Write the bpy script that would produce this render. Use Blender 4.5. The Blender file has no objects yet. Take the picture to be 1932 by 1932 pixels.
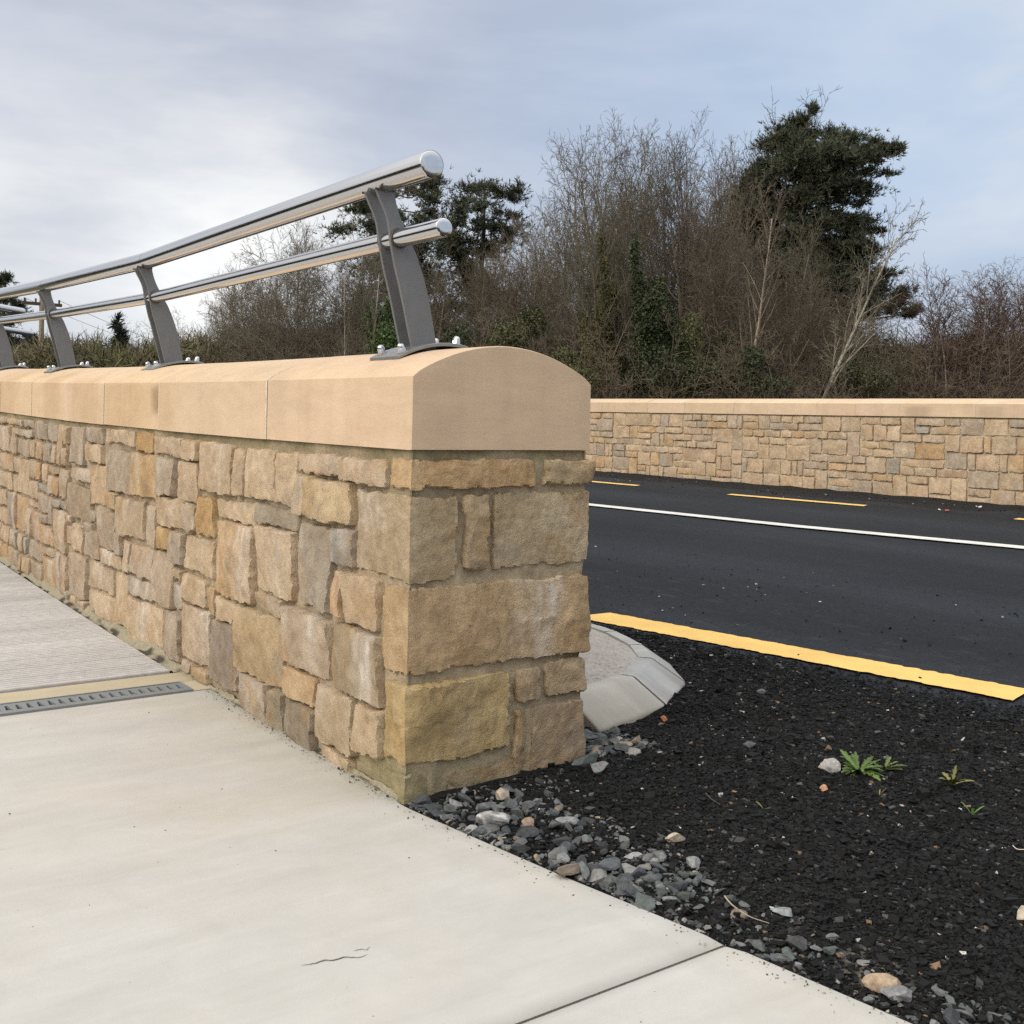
import bpy, math, random
import numpy as np
from mathutils import Matrix, Vector

# ------------------------------------------------------------------ camera, sky, sun, exposure
scn = bpy.context.scene
COL = scn.collection
CAM_F, ROLL, PPY, YAW = 2068.2, 0.0209, 796.7, 0.62868      # focal length and horizon in 1932-px units
CAM = np.array([-1.4523, -2.4332, 0.981])
_F = np.array([math.sin(YAW), math.cos(YAW), 0.0])
_R0 = np.array([math.cos(YAW), -math.sin(YAW), 0.0]); _U0 = np.array([0.0, 0.0, 1.0])
_R = _R0*math.cos(ROLL) + _U0*math.sin(ROLL); _U = _U0*math.cos(ROLL) - _R0*math.sin(ROLL)
cd = bpy.data.cameras.new('camera'); cam = bpy.data.objects.new('camera', cd); COL.objects.link(cam)
cd.sensor_width = 36; cd.lens = 36*CAM_F/1932; cd.shift_y = (PPY-966)/1932
cd.clip_start = .05; cd.clip_end = 6000
cam.matrix_world = Matrix(((_R[0], _U[0], -_F[0], CAM[0]), (_R[1], _U[1], -_F[1], CAM[1]), (_R[2], _U[2], -_F[2], CAM[2]), (0, 0, 0, 1)))
scn.camera = cam
scn.view_settings.view_transform = 'Standard'; scn.view_settings.look = 'None'
scn.view_settings.exposure = 0.12; scn.view_settings.gamma = 1.0; scn.view_settings.use_curve_mapping = False
scn.cycles.use_denoising = False
scn.cycles.max_bounces = 6; scn.cycles.diffuse_bounces = 3; scn.cycles.glossy_bounces = 3
scn.cycles.sample_clamp_indirect = 4

def pt(u, depth, z=None, v=None):
    """ground point seen in column u at a distance along the view axis"""
    a = (u-966)/CAM_F
    x = CAM[0] + depth*(_F[0] + _R0[0]*a); y = CAM[1] + depth*(_F[1] + _R0[1]*a)
    return x, y
def zat(u, v, depth):
    return CAM[2] + (PPY + ROLL*(u-966) - v)/CAM_F*depth

SUN_EL, SUN_AZ = math.radians(34), math.radians(-96)         # azimuth clockwise from +Y
sdir = Vector((math.sin(SUN_AZ)*math.cos(SUN_EL), math.cos(SUN_AZ)*math.cos(SUN_EL), math.sin(SUN_EL)))
sl = bpy.data.lights.new('sun', 'SUN'); sl.energy = 1.5; sl.angle = math.radians(40); sl.color = (1.0, .96, .90)
so = bpy.data.objects.new('sun', sl); COL.objects.link(so)
so.rotation_euler = sdir.to_track_quat('Z', 'Y').to_euler()

world = bpy.data.worlds.new('World'); scn.world = world; world.use_nodes = True
wt = world.node_tree; wt.nodes.clear()
def N(t, typ, **kw):
    n = t.nodes.new(typ)
    for k, v in kw.items():
        if k in ('ins',):
            for i, val in v.items(): n.inputs[i].default_value = val
        else: setattr(n, k, v)
    return n
def ramp(t, src, stops, interp='LINEAR'):
    r = N(t, 'ShaderNodeValToRGB'); r.color_ramp.interpolation = interp
    e = r.color_ramp.elements
    while len(e) < len(stops): e.new(.5)
    for k, (p, c) in enumerate(stops):
        e[k].position = p; e[k].color = (c, c, c, 1) if isinstance(c, (int, float)) else (*c, 1)
    if src is not None: t.links.new(src, r.inputs[0])
    return r
def math_(t, op, a, b=None, clamp=False):
    m = N(t, 'ShaderNodeMath', operation=op, use_clamp=clamp)
    for i, q in enumerate((a, b)):
        if q is None: continue
        if isinstance(q, (int, float)): m.inputs[i].default_value = q
        else: t.links.new(q, m.inputs[i])
    return m.outputs[0]
def mixc(t, fac, a, b, blend='MIX'):
    m = N(t, 'ShaderNodeMix', data_type='RGBA', blend_type=blend)
    if isinstance(fac, (int, float)): m.inputs[0].default_value = fac
    else: t.links.new(fac, m.inputs[0])
    for i, q in ((6, a), (7, b)):
        if isinstance(q, tuple): m.inputs[i].default_value = (*q, 1)
        else: t.links.new(q, m.inputs[i])
    return m.outputs[2]
def noise(t, vec, scale, detail=4, rough=.55, dist=0):
    n = N(t, 'ShaderNodeTexNoise'); n.inputs['Scale'].default_value = scale; n.inputs['Detail'].default_value = detail
    n.inputs['Roughness'].default_value = rough; n.inputs['Distortion'].default_value = dist
    if vec is not None: t.links.new(vec, n.inputs['Vector'])
    return n.outputs['Fac']
def mapping(t, src, scale=(1, 1, 1), rot=(0, 0, 0), loc=(0, 0, 0)):
    m = N(t, 'ShaderNodeMapping'); m.inputs['Scale'].default_value = scale; m.inputs['Rotation'].default_value = rot
    m.inputs['Location'].default_value = loc
    t.links.new(src, m.inputs['Vector']); return m.outputs[0]

def build_sky():
    t = wt; L = t.links.new
    tc = N(t, 'ShaderNodeTexCoord'); D = tc.outputs['Generated']
    sky = N(t, 'ShaderNodeTexSky', sky_type='NISHITA', sun_disc=False, sun_elevation=SUN_EL, sun_rotation=SUN_AZ)
    sky.air_density = 1.0; sky.dust_density = 2.2
    sx = N(t, 'ShaderNodeSeparateXYZ'); L(D, sx.inputs[0]); zz = sx.outputs['Z']
    def dot(v):
        d = N(t, 'ShaderNodeVectorMath', operation='DOT_PRODUCT'); L(D, d.inputs[0]); d.inputs[1].default_value = v; return d.outputs['Value']
    # cloud deck; all radiance below is ten times the picture value because the Background runs at 0.1
    n1 = noise(t, mapping(t, D, (2.2, 2.2, 6.5), loc=(3.1, .4, 1.7)), 1.0, 6, .52, .35)
    n2 = noise(t, mapping(t, D, (4.5, 4.5, 15), loc=(1.1, 2.4, .3)), 1.0, 7, .55, .2)
    n = math_(t, 'ADD', math_(t, 'MULTIPLY', n1, .68), math_(t, 'MULTIPLY', n2, .32))
    grey = ramp(t, n, [(.37, (4.5, 4.85, 5.9)), (.47, (5.4, 5.75, 6.65)), (.55, (6.5, 6.75, 7.35)), (.64, (8.2, 8.3, 8.4))]).outputs[0]
    blue = ramp(t, n, [(.38, (4.75, 5.95, 7.7)), (.5, (5.7, 6.6, 7.95)), (.6, (7.0, 7.5, 8.2))]).outputs[0]
    side = ramp(t, math_(t, 'ADD', dot((.93, -.36, .0)), math_(t, 'MULTIPLY', n2, .25)), [(.20, 0.0), (.62, 1.0)]).outputs[0]
    low = ramp(t, zz, [(.03, 0.0), (.20, 1.0)]).outputs[0]
    cl = mixc(t, math_(t, 'MULTIPLY', side, low), grey, blue)
    haze = ramp(t, zz, [(.0, 1.0), (.16, 0.0)]).outputs[0]
    cl = mixc(t, math_(t, 'MULTIPLY', haze, .55), cl, (6.0, 6.6, 7.7))
    # a thin bright break in the cloud low ahead, and a paler bank higher to the left
    g = math_(t, 'POWER', math_(t, 'MAXIMUM', dot((.352, .927, .12)), 0.0), 260)
    g2 = math_(t, 'POWER', math_(t, 'MAXIMUM', dot((.30, .94, .14)), 0.0), 60)
    brk = math_(t, 'ADD', math_(t, 'MULTIPLY', g, 1.0), math_(t, 'MULTIPLY', g2, .06))
    brk = math_(t, 'MULTIPLY', brk, ramp(t, n2, [(.33, .45), (.58, 1.0)]).outputs[0], clamp=True)
    cl = mixc(t, brk, cl, (13.0, 12.8, 12.2))
    g3 = math_(t, 'POWER', math_(t, 'MAXIMUM', dot((.19, .94, .272)), 0.0), 300)
    cl = mixc(t, math_(t, 'MULTIPLY', g3, .6), cl, (8.9, 9.1, 9.4))
    # overcast brightens towards the zenith and towards the veiled sun
    up = ramp(t, zz, [(.36, 0.0), (.85, 1.0)]).outputs[0]
    cl = mixc(t, up, cl, (15.4, 15.4, 15.4))
    s = math_(t, 'POWER', math_(t, 'MAXIMUM', dot(tuple(sdir)), 0.0), 2.2)
    cl = mixc(t, math_(t, 'MULTIPLY', s, .85), cl, (21.0, 19.0, 16.2))
    col = mixc(t, .86, sky.outputs[0], cl)
    bg = N(t, 'ShaderNodeBackground'); bg.inputs['Strength'].default_value = .1
    L(col, bg.inputs['Color']); out = N(t, 'ShaderNodeOutputWorld'); L(bg.outputs[0], out.inputs[0])
build_sky()

# ------------------------------------------------------------------ helpers
rng = np.random.default_rng(7); random.seed(7)

def tag(o, label=None, cat=None, group=None, kind=None):
    if label: o['label'] = label
    if cat: o['category'] = cat
    if group: o['group'] = group
    if kind: o['kind'] = kind
    return o
def empty(name, loc=(0, 0, 0), rz=0.0):
    o = bpy.data.objects.new(name, None); o.empty_display_size = .1; COL.objects.link(o)
    o.location = loc; o.rotation_euler = (0, 0, rz); return o
def mesh(name, V, faces, mat, parent=None, smooth=False, tint=None, mats=None, midx=None):
    """faces: list of (k,n) int arrays, or one"""
    me = bpy.data.meshes.new(name); V = np.asarray(V, np.float32)
    if not isinstance(faces, (list, tuple)): faces = [faces]
    faces = [np.asarray(f, np.int32) for f in faces if len(f)]
    me.vertices.add(len(V)); me.vertices.foreach_set('co', V.ravel())
    loops = np.concatenate([f.ravel() for f in faces]); sizes = np.concatenate([np.full(len(f), f.shape[1], np.int32) for f in faces])
    me.loops.add(len(loops)); me.loops.foreach_set('vertex_index', loops)
    me.polygons.add(len(sizes)); st = np.concatenate(([0], np.cumsum(sizes)[:-1])).astype(np.int32)
    me.polygons.foreach_set('loop_start', st)
    me.polygons.foreach_set('use_smooth', np.full(len(sizes), bool(smooth)))
    if mats:
        for m in mats: me.materials.append(m)
        me.polygons.foreach_set('material_index', np.asarray(midx, np.int32))
    else: me.materials.append(mat)
    if tint is not None:
        a = me.color_attributes.new('tint', 'FLOAT_COLOR', 'POINT')
        c = np.ones((len(V), 4), np.float32); c[:, :3] = tint; a.data.foreach_set('color', c.ravel())
    me.update(calc_edges=True); me.validate()
    o = bpy.data.objects.new(name, me); COL.objects.link(o)
    if parent is not None: o.parent = parent
    return o
class MB:
    def __init__(s): s.V = []; s.F = {}; s.T = []; s.n = 0
    def add(s, V, F, tint=(1, 1, 1)):
        V = np.asarray(V, float); s.V.append(V)
        for f in (F if isinstance(F, (list, tuple)) and len(F) and isinstance(F[0], np.ndarray) and F[0].ndim == 2 else [np.asarray(F)]):
            if len(f): s.F.setdefault(f.shape[1], []).append(np.asarray(f)+s.n)
        t = np.empty((len(V), 3)); t[:] = tint; s.T.append(t); s.n += len(V)
    def poly(s, V, idx, tint=(1, 1, 1)):
        s.add(V, [np.array([idx])], tint)
    def box(s, x0, x1, y0, y1, z0, z1, tint=(1, 1, 1)):
        V = [(x, y, z) for z in (z0, z1) for y in (y0, y1) for x in (x0, x1)]
        s.add(V, np.array([(0, 2, 3, 1), (4, 5, 7, 6), (0, 1, 5, 4), (2, 6, 7, 3), (0, 4, 6, 2), (1, 3, 7, 5)]), tint)
    def build(s, name, mat, parent=None, smooth=False):
        return mesh(name, np.concatenate(s.V), [np.concatenate(f) for f in s.F.values()], mat, parent, smooth, np.concatenate(s.T))
def bevel(o, w, seg=2, ang=35):
    m = o.modifiers.new('bevel', 'BEVEL'); m.width = w; m.segments = seg; m.limit_method = 'ANGLE'; m.angle_limit = math.radians(ang); return o
def sm_angle(o, deg=40):
    me = o.data; me.polygons.foreach_set('use_smooth', np.ones(len(me.polygons), bool))
    me.set_sharp_from_angle(angle=math.radians(deg)); return o

def _h(i, j, k, s):
    x = (i*374761393 + j*668265263 + k*2147483647 + s*974634533) & 0xFFFFFFFF
    x = ((x ^ (x >> 13))*1274126177) & 0xFFFFFFFF
    x = x ^ (x >> 16); return (x & 0xFFFF)/32767.5 - 1.0
def vn(P, s=0):
    P = np.asarray(P, float); I = np.floor(P).astype(np.int64); f = P-I; f = f*f*f*(f*(f*6-15)+10); r = 0
    for a in (0, 1):
        for b in (0, 1):
            for c in (0, 1):
                w = (f[:, 0] if a else 1-f[:, 0])*(f[:, 1] if b else 1-f[:, 1])*(f[:, 2] if c else 1-f[:, 2])
                r = r + w*_h(I[:, 0]+a, I[:, 1]+b, I[:, 2]+c, s)
    return r
def fbm(P, s=0, o=4, g=.5):
    r = 0; a = 1.0; P = np.asarray(P, float)
    for k in range(o): r = r + a*vn(P*(2.03**k)+k*7.3, s+k); a *= g
    return r
def sstep(a, b, x):
    t = np.clip((x-a)/(b-a), 0, 1); return t*t*(3-2*t)
def grid_faces(nu, nv):
    i = np.arange(nu-1)[:, None]*nv + np.arange(nv-1)[None]
    i = i.ravel(); return np.stack([i, i+1, i+nv+1, i+nv], 1)
def tubes(P, Rr, sides):
    """P (n,k,3) polylines, Rr (n,k) radii -> V,F"""
    n, k, _ = P.shape
    d = np.empty_like(P); d[:, 1:-1] = P[:, 2:]-P[:, :-2]; d[:, 0] = P[:, 1]-P[:, 0]; d[:, -1] = P[:, -1]-P[:, -2]
    d /= np.linalg.norm(d, axis=2, keepdims=True)+1e-9
    a = np.where(np.abs(d[:, :1, 2:3]) > .9, np.array([1.0, 0, 0]), np.array([0, 0, 1.0]))
    u = np.cross(d, np.broadcast_to(a, d.shape)); u /= np.linalg.norm(u, axis=2, keepdims=True)+1e-9
    w = np.cross(d, u)
    th = np.arange(sides)*2*math.pi/sides
    V = P[:, :, None, :] + Rr[:, :, None, None]*(np.cos(th)[None, None, :, None]*u[:, :, None, :] + np.sin(th)[None, None, :, None]*w[:, :, None, :])
    base = (np.arange(n)[:, None, None]*k + np.arange(k-1)[None, :, None])*sides
    j = np.arange(sides)[None, None]; j2 = (j+1) % sides
    F = np.stack([base+j, base+j2, base+sides+j2, base+sides+j], -1).reshape(-1, 4)
    return V.reshape(-1, 3), F
def sweep(pts, rad, sides=32, cap=0.0):
    """round bar through pts with closed ends"""
    P = np.array(pts, float)[None]; V, F = tubes(P, np.full((1, len(pts)), rad), sides)
    return V, F

# ------------------------------------------------------------------ materials
MATS = {}
def mat(name, fn):
    m = bpy.data.materials.new(name); m.use_nodes = True; t = m.node_tree; b = t.nodes['Principled BSDF']
    fn(t, b); MATS[name] = m; return m
def setc(b, c): b.inputs['Base Color'].default_value = (*c, 1)
def bumpn(t, b, h, strength, dist):
    n = N(t, 'ShaderNodeBump'); n.inputs['Strength'].default_value = strength; n.inputs['Distance'].default_value = dist
    t.links.new(h, n.inputs['Height']); t.links.new(n.outputs[0], b.inputs['Normal'])
def objc(t): return N(t, 'ShaderNodeTexCoord').outputs['Object']
def attr(t): return N(t, 'ShaderNodeVertexColor', layer_name='tint').outputs['Color']

def m_stone(t, b):
    P = objc(t); a = attr(t)
    c = mixc(t, ramp(t, noise(t, P, 28, 6, .62), [(.3, .0), (.7, 1.0)]).outputs[0], (.80, .78, .76), (1.17, 1.16, 1.13))
    c2 = mixc(t, ramp(t, noise(t, P, 260, 3, .6), [(.3, 0.0), (.7, 1.0)]).outputs[0], (.86, .86, .86), (1.12, 1.12, 1.12))
    col = mixc(t, 1.0, mixc(t, 1.0, a, c, 'MULTIPLY'), c2, 'MULTIPLY')
    pits = ramp(t, noise(t, P, 90, 2, .5), [(.22, .62), (.34, 1.0)]).outputs[0]
    col = mixc(t, 1.0, col, pits, 'MULTIPLY')
    t.links.new(col, b.inputs['Base Color']); b.inputs['Roughness'].default_value = .9; b.inputs['Specular IOR Level'].default_value = .2
    h = math_(t, 'ADD', math_(t, 'MULTIPLY', noise(t, P, 55, 6, .65), .7), math_(t, 'MULTIPLY', noise(t, P, 260, 4, .6), .3))
    bumpn(t, b, h, 1.0, .010)
mat('sandstone', m_stone)
def m_mortar(t, b):
    P = objc(t); a = attr(t)
    c = mixc(t, ramp(t, noise(t, P, 60, 5, .6), [(.3, 0.0), (.7, 1.0)]).outputs[0], (.8, .8, .8), (1.15, 1.15, 1.12))
    t.links.new(mixc(t, 1.0, a, c, 'MULTIPLY'), b.inputs['Base Color']); b.inputs['Roughness'].default_value = .95; b.inputs['Specular IOR Level'].default_value = .15
    bumpn(t, b, noise(t, P, 160, 5, .65), .8, .005)
mat('mortar', m_mortar)
def m_coping(t, b):
    P = objc(t); a = attr(t)
    c = mixc(t, ramp(t, noise(t, mapping(t, P, (1, 1, 2.5)), 6, 5, .6, .6), [(.33, 0.0), (.68, 1.0)]).outputs[0], (.94, .93, .91), (1.045, 1.04, 1.03))
    f = mixc(t, ramp(t, noise(t, P, 420, 3, .6), [(.3, 0.0), (.7, 1.0)]).outputs[0], (.94, .94, .94), (1.06, 1.06, 1.06))
    veins = ramp(t, noise(t, mapping(t, P, (6, 6, 70)), 1.0, 3, .6, 1.2), [(.44, 1.0), (.5, .955), (.56, 1.0)]).outputs[0]
    pit = ramp(t, noise(t, P, 130, 2, .5), [(.24, .74), (.30, 1.0)]).outputs[0]
    run = ramp(t, noise(t, mapping(t, P, (9, 9, .9)), 1.0, 4, .6, .3), [(.40, .95), (.55, 1.0)]).outputs[0]
    col = mixc(t, 1.0, mixc(t, 1.0, mixc(t, 1.0, a, c, 'MULTIPLY'), f, 'MULTIPLY'), veins, 'MULTIPLY')
    col = mixc(t, 1.0, mixc(t, 1.0, col, pit, 'MULTIPLY'), run, 'MULTIPLY')
    t.links.new(col, b.inputs['Base Color']); b.inputs['Roughness'].default_value = .88; b.inputs['Specular IOR Level'].default_value = .2
    bumpn(t, b, noise(t, P, 330, 4, .6), .35, .002)
mat('coping_sandstone', m_coping)
def m_concrete(t, b):
    P = objc(t); a = attr(t)
    st = mapping(t, P, (.8, 3.2, 1), rot=(0, 0, .12))
    c = mixc(t, ramp(t, noise(t, st, 2.2, 7, .62, .4), [(.3, 0.0), (.7, 1.0)]).outputs[0], (.91, .905, .895), (1.045, 1.045, 1.045))
    f = mixc(t, ramp(t, noise(t, P, 500, 2, .5), [(.3, 0.0), (.7, 1.0)]).outputs[0], (.95, .95, .95), (1.04, 1.04, 1.04))
    br = mixc(t, ramp(t, noise(t, mapping(t, P, (3, 30, 6), rot=(0, 0, .2)), 1.0, 3, .6), [(.3, 0.0), (.7, 1.0)]).outputs[0], (.985, .985, .985), (1.012, 1.012, 1.012))
    sp = ramp(t, noise(t, P, 95, 1, .4), [(.17, .52), (.2, 1.0)]).outputs[0]
    mot = mixc(t, ramp(t, noise(t, P, 7, 6, .7, .8), [(.35, 0.0), (.65, 1.0)]).outputs[0], (.955, .955, .95), (1.02, 1.02, 1.02))
    warm = mixc(t, ramp(t, noise(t, P, 1.7, 4, .6, .3), [(.45, 0.0), (.7, .55)]).outputs[0], (1, 1, 1), (1.0, .95, .85))
    col = a
    for q in (c, f, br, sp, warm, mot): col = mixc(t, 1.0, col, q, 'MULTIPLY')
    t.links.new(col, b.inputs['Base Color']); b.inputs['Roughness'].default_value = .82; b.inputs['Specular IOR Level'].default_value = .3
    h = math_(t, 'ADD', math_(t, 'MULTIPLY', noise(t, mapping(t, P, (8, 110, 8), rot=(0, 0, .15)), 1.0, 4, .6), .5), math_(t, 'MULTIPLY', noise(t, P, 240, 4, .6), .5))
    bumpn(t, b, h, .15, .0015)
mat('concrete', m_concrete)
def m_exposed(t, b):
    P = objc(t)
    v = N(t, 'ShaderNodeTexVoronoi'); v.inputs['Scale'].default_value = 85; t.links.new(P, v.inputs['Vector'])
    c = ramp(t, v.outputs['Color'], [(.0, (.07, .06, .055)), (.22, (.24, .21, .19)), (.6, (.36, .325, .295)), (1., (.47, .43, .39))]).outputs[0]
    c = mixc(t, ramp(t, v.outputs['Distance'], [(.25, 0.0), (.6, .75)]).outputs[0], c, (.38, .35, .315))
    c = mixc(t, ramp(t, noise(t, P, 6, 4), [(.5, 0.0), (.75, .5)]).outputs[0], c, (.47, .46, .44))
    t.links.new(c, b.inputs['Base Color']); b.inputs['Roughness'].default_value = .9
    bumpn(t, b, v.outputs['Distance'], .6, .004)
mat('exposed_aggregate', m_exposed)
def m_asphalt(t, b):
    P = objc(t)
    v = N(t, 'ShaderNodeTexVoronoi'); v.inputs['Scale'].default_value = 95; t.links.new(P, v.inputs['Vector'])
    c = ramp(t, v.outputs['Color'], [(.0, (.0065, .0077, .010)), (.6, (.0112, .0136, .0172)), (.97, (.0175, .0205, .0245)), (1., (.045, .045, .045))]).outputs[0]
    big = mixc(t, ramp(t, noise(t, mapping(t, P, (2.2, .5, 1)), 1.0, 5, .6, .3), [(.3, 0.0), (.7, 1.0)]).outputs[0], (.78, .78, .80), (1.35, 1.35, 1.34))
    c = mixc(t, 1.0, c, big, 'MULTIPLY')
    # wheel tracks polished a shade lighter along the lane
    sx = N(t, 'ShaderNodeSeparateXYZ'); t.links.new(mapping(t, P, rot=(0, 0, -.075)), sx.inputs[0])
    w_ = math_(t, 'ADD', math_(t, 'MULTIPLY', math_(t, 'SINE', math_(t, 'MULTIPLY', sx.outputs['X'], 3.5)), .5), math_(t, 'MULTIPLY', noise(t, mapping(t, P, (1.5, .25, 1)), 1.0, 4), .9))
    c = mixc(t, 1.0, c, mixc(t, ramp(t, w_, [(.1, 0.0), (.9, 1.0)]).outputs[0], (.88, .88, .90), (1.30, 1.32, 1.36)), 'MULTIPLY')
    # dust dragged along the kerb lines
    dust = math_(t, 'MULTIPLY', ramp(t, noise(t, mapping(t, P, (14, 5, 8)), 1.0, 6, .7), [(.55, 0.0), (.75, .22)]).outputs[0], attr(t))
    c = mixc(t, dust, c, (.13, .125, .115))
    t.links.new(c, b.inputs['Base Color']); b.inputs['Roughness'].default_value = .85; b.inputs['Specular IOR Level'].default_value = .22
    h = math_(t, 'ADD', v.outputs['Distance'], math_(t, 'MULTIPLY', noise(t, P, 40, 3), .6))
    bumpn(t, b, h, .8, .006)
mat('asphalt', m_asphalt)
def m_grit(t, b):
    P = objc(t)
    v = N(t, 'ShaderNodeTexVoronoi'); v.inputs['Scale'].default_value = 120; t.links.new(P, v.inputs['Vector'])
    c = ramp(t, v.outputs['Color'], [(.0, (.006, .006, .007)), (.7, (.014, .0145, .016)), (.95, (.03, .03, .03)), (1., (.12, .12, .115))]).outputs[0]
    soil = math_(t, 'MULTIPLY', ramp(t, noise(t, P, 7, 5, .6), [(.45, 0.0), (.62, 1.0)]).outputs[0], attr(t))
    c = mixc(t, soil, c, (.15, .135, .105))
    t.links.new(c, b.inputs['Base Color']); b.inputs['Roughness'].default_value = .85; b.inputs['Specular IOR Level'].default_value = .25
    bumpn(t, b, math_(t, 'ADD', v.outputs['Distance'], noise(t, P, 30, 4)), 1.0, .012)
mat('grit', m_grit)
def m_attr(rough=.85, spec=.3, bs=0.0, bd=.004, scale=120, vary=.25):
    def f(t, b):
        P = objc(t); c = mixc(t, ramp(t, noise(t, P, scale, 4, .6), [(.3, 0.0), (.7, 1.0)]).outputs[0], (1-vary,)*3, (1+vary,)*3)
        t.links.new(mixc(t, 1.0, attr(t), c, 'MULTIPLY'), b.inputs['Base Color'])
        b.inputs['Roughness'].default_value = rough; b.inputs['Specular IOR Level'].default_value = spec
        if bs: bumpn(t, b, noise(t, P, scale, 5, .65), bs, bd)
    return f
mat('gravel', m_attr(.8, .3, .7, .004, 110, .3))
mat('chippings', m_attr(.82, .2, 0, 0, 200, .2))
mat('deck_board', m_attr(.7, .3, .2, .001, 30, .12))
def m_wood(lo, hi, bs):
    def f(t, b):
        P = objc(t); c = mixc(t, ramp(t, noise(t, P, 14 if bs else 3, 4, .6), [(.3, 0.0), (.7, 1.0)]).outputs[0], (.75,)*3, (1.25,)*3)
        c = mixc(t, 1.0, attr(t), c, 'MULTIPLY'); r = N(t, 'ShaderNodeObjectInfo').outputs['Random']     # every tree its own tone
        v = ramp(t, r, [(0.0, tuple(lo*q for q in (1.0, .97, .92))), (.35, tuple((lo+hi)/2*q for q in (1.05, .99, .93))), (.7, tuple((lo+hi)/2*q for q in (.95, 1.0, .93))), (1.0, tuple(hi*q for q in (1.0, .99, .97)))]).outputs[0]
        t.links.new(mixc(t, 1.0, c, v, 'MULTIPLY'), b.inputs['Base Color']); b.inputs['Roughness'].default_value = .95; b.inputs['Specular IOR Level'].default_value = .1
        if bs: bumpn(t, b, noise(t, P, 14, 5, .65), bs, .02)
    return f
mat('bark', m_wood(.8, 1.7, .6)); mat('twig', m_wood(.62, 1.5, 0))
mat('needles', m_attr(.8, .2, 0, 0, 2, .2))
mat('leaf', m_attr(.6, .35, 0, 0, 40, .15))
def m_paint(col, worn):
    def f(t, b):
        P = objc(t)
        c = mixc(t, ramp(t, noise(t, P, 5, 6, .65), [(.35, 0.0), (.7, 1.0)]).outputs[0], tuple(q*.86 for q in col), tuple(min(1, q*1.06) for q in col))
        sp = ramp(t, noise(t, P, 75, 4, .7), [(.26, 0.0), (.33, 1.0)]).outputs[0]
        c = mixc(t, sp, worn, c)
        t.links.new(c, b.inputs['Base Color']); b.inputs['Roughness'].default_value = .7
        v = N(t, 'ShaderNodeTexVoronoi'); v.inputs['Scale'].default_value = 95; t.links.new(P, v.inputs['Vector']); bumpn(t, b, v.outputs['Distance'], .55, .005)
    return f
mat('yellow_paint', m_paint((.80, .52, .145), (.4, .25, .08)))
mat('white_paint', m_paint((.66, .66, .62), (.2, .2, .2)))
def m_steel(t, b):
    P = objc(t); setc(b, (.66, .655, .65)); b.inputs['Metallic'].default_value = 1
    n = noise(t, mapping(t, P, (60, 2, 60)), 1.0, 4, .6)
    t.links.new(ramp(t, n, [(.3, .08), (.7, .15)]).outputs[0], b.inputs['Roughness'])
mat('polished_steel', m_steel)
def m_greysteel(t, b):
    P = objc(t)
    c = mixc(t, ramp(t, noise(t, P, 18, 5, .6), [(.3, 0.0), (.7, 1.0)]).outputs[0], (.17, .172, .175), (.20, .202, .205))
    t.links.new(c, b.inputs['Base Color']); b.inputs['Metallic'].default_value = .4
    t.links.new(ramp(t, noise(t, P, 40, 4), [(.3, .42), (.7, .58)]).outputs[0], b.inputs['Roughness'])
mat('grey_steel', m_greysteel)
def m_plate(t, b):
    P = objc(t)
    c = mixc(t, noise(t, P, 25, 4), (.24, .24, .235), (.34, .335, .325))
    t.links.new(c, b.inputs['Base Color']); b.inputs['Metallic'].default_value = .8; b.inputs['Roughness'].default_value = .42
mat('plate_steel', m_plate)
def m_simple(c, rough=.7, metal=0.0):
    def f(t, b): setc(b, c); b.inputs['Roughness'].default_value = rough; b.inputs['Metallic'].default_value = metal
    return f
mat('dark_gap', m_simple((.012, .012, .012), .9))
mat('grate_plastic', lambda t, b: (t.links.new(mixc(t, noise(t, objc(t), 30, 4), (.15, .168, .178), (.22, .24, .25)), b.inputs['Base Color']), setattr(b.inputs['Roughness'], 'default_value', .55)))
mat('weld', m_simple((.10, .085, .07), .6, .6))
def m_terrain(t, b):
    P = objc(t)
    c = mixc(t, ramp(t, noise(t, P, .8, 6, .65), [(.35, 0.0), (.65, 1.0)]).outputs[0], (.05, .04, .025), (.06, .07, .03))
    t.links.new(c, b.inputs['Base Color']); b.inputs['Roughness'].default_value = .95
mat('terrain_soil', m_terrain)
mat('wire', m_simple((.03, .03, .03), .6))

# ------------------------------------------------------------------ ground levels
def g(s):                                    # rise of the footway and the near wall along the bridge approach
    s = np.asarray(s, float)
    q = np.where(s > 8, .0041*8+.0022*64+.0393*(s-8), .0041*s+.0022*s*s)
    return np.where(s < 0, .0041*s*0, q)
def zroad(t, s): return -.022+.021*np.asarray(t)+.0049*np.asarray(s)

def sheet(name, xs, ys, zf, m, jitter=None, tintf=None):
    X, Y = np.meshgrid(xs, ys, indexing='ij'); V = np.stack([X.ravel(), Y.ravel(), zf(X.ravel(), Y.ravel())], 1)
    tn = tintf(V) if tintf else None
    return tag(mesh(name, V, grid_faces(len(xs), len(ys))[:, ::-1], m, None, True, tn), kind='structure')

# terrain sheet to the horizon
R_ = np.array([-3000, -400, -120, -60, -40, -20, 0, 20, 40, 60, 120, 400, 3000.])
sheet('terrain', R_, R_, lambda x, y: np.where((np.abs(x) < 50) & (np.abs(y) < 50), -.42, -.5), MATS['terrain_soil'])

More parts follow.
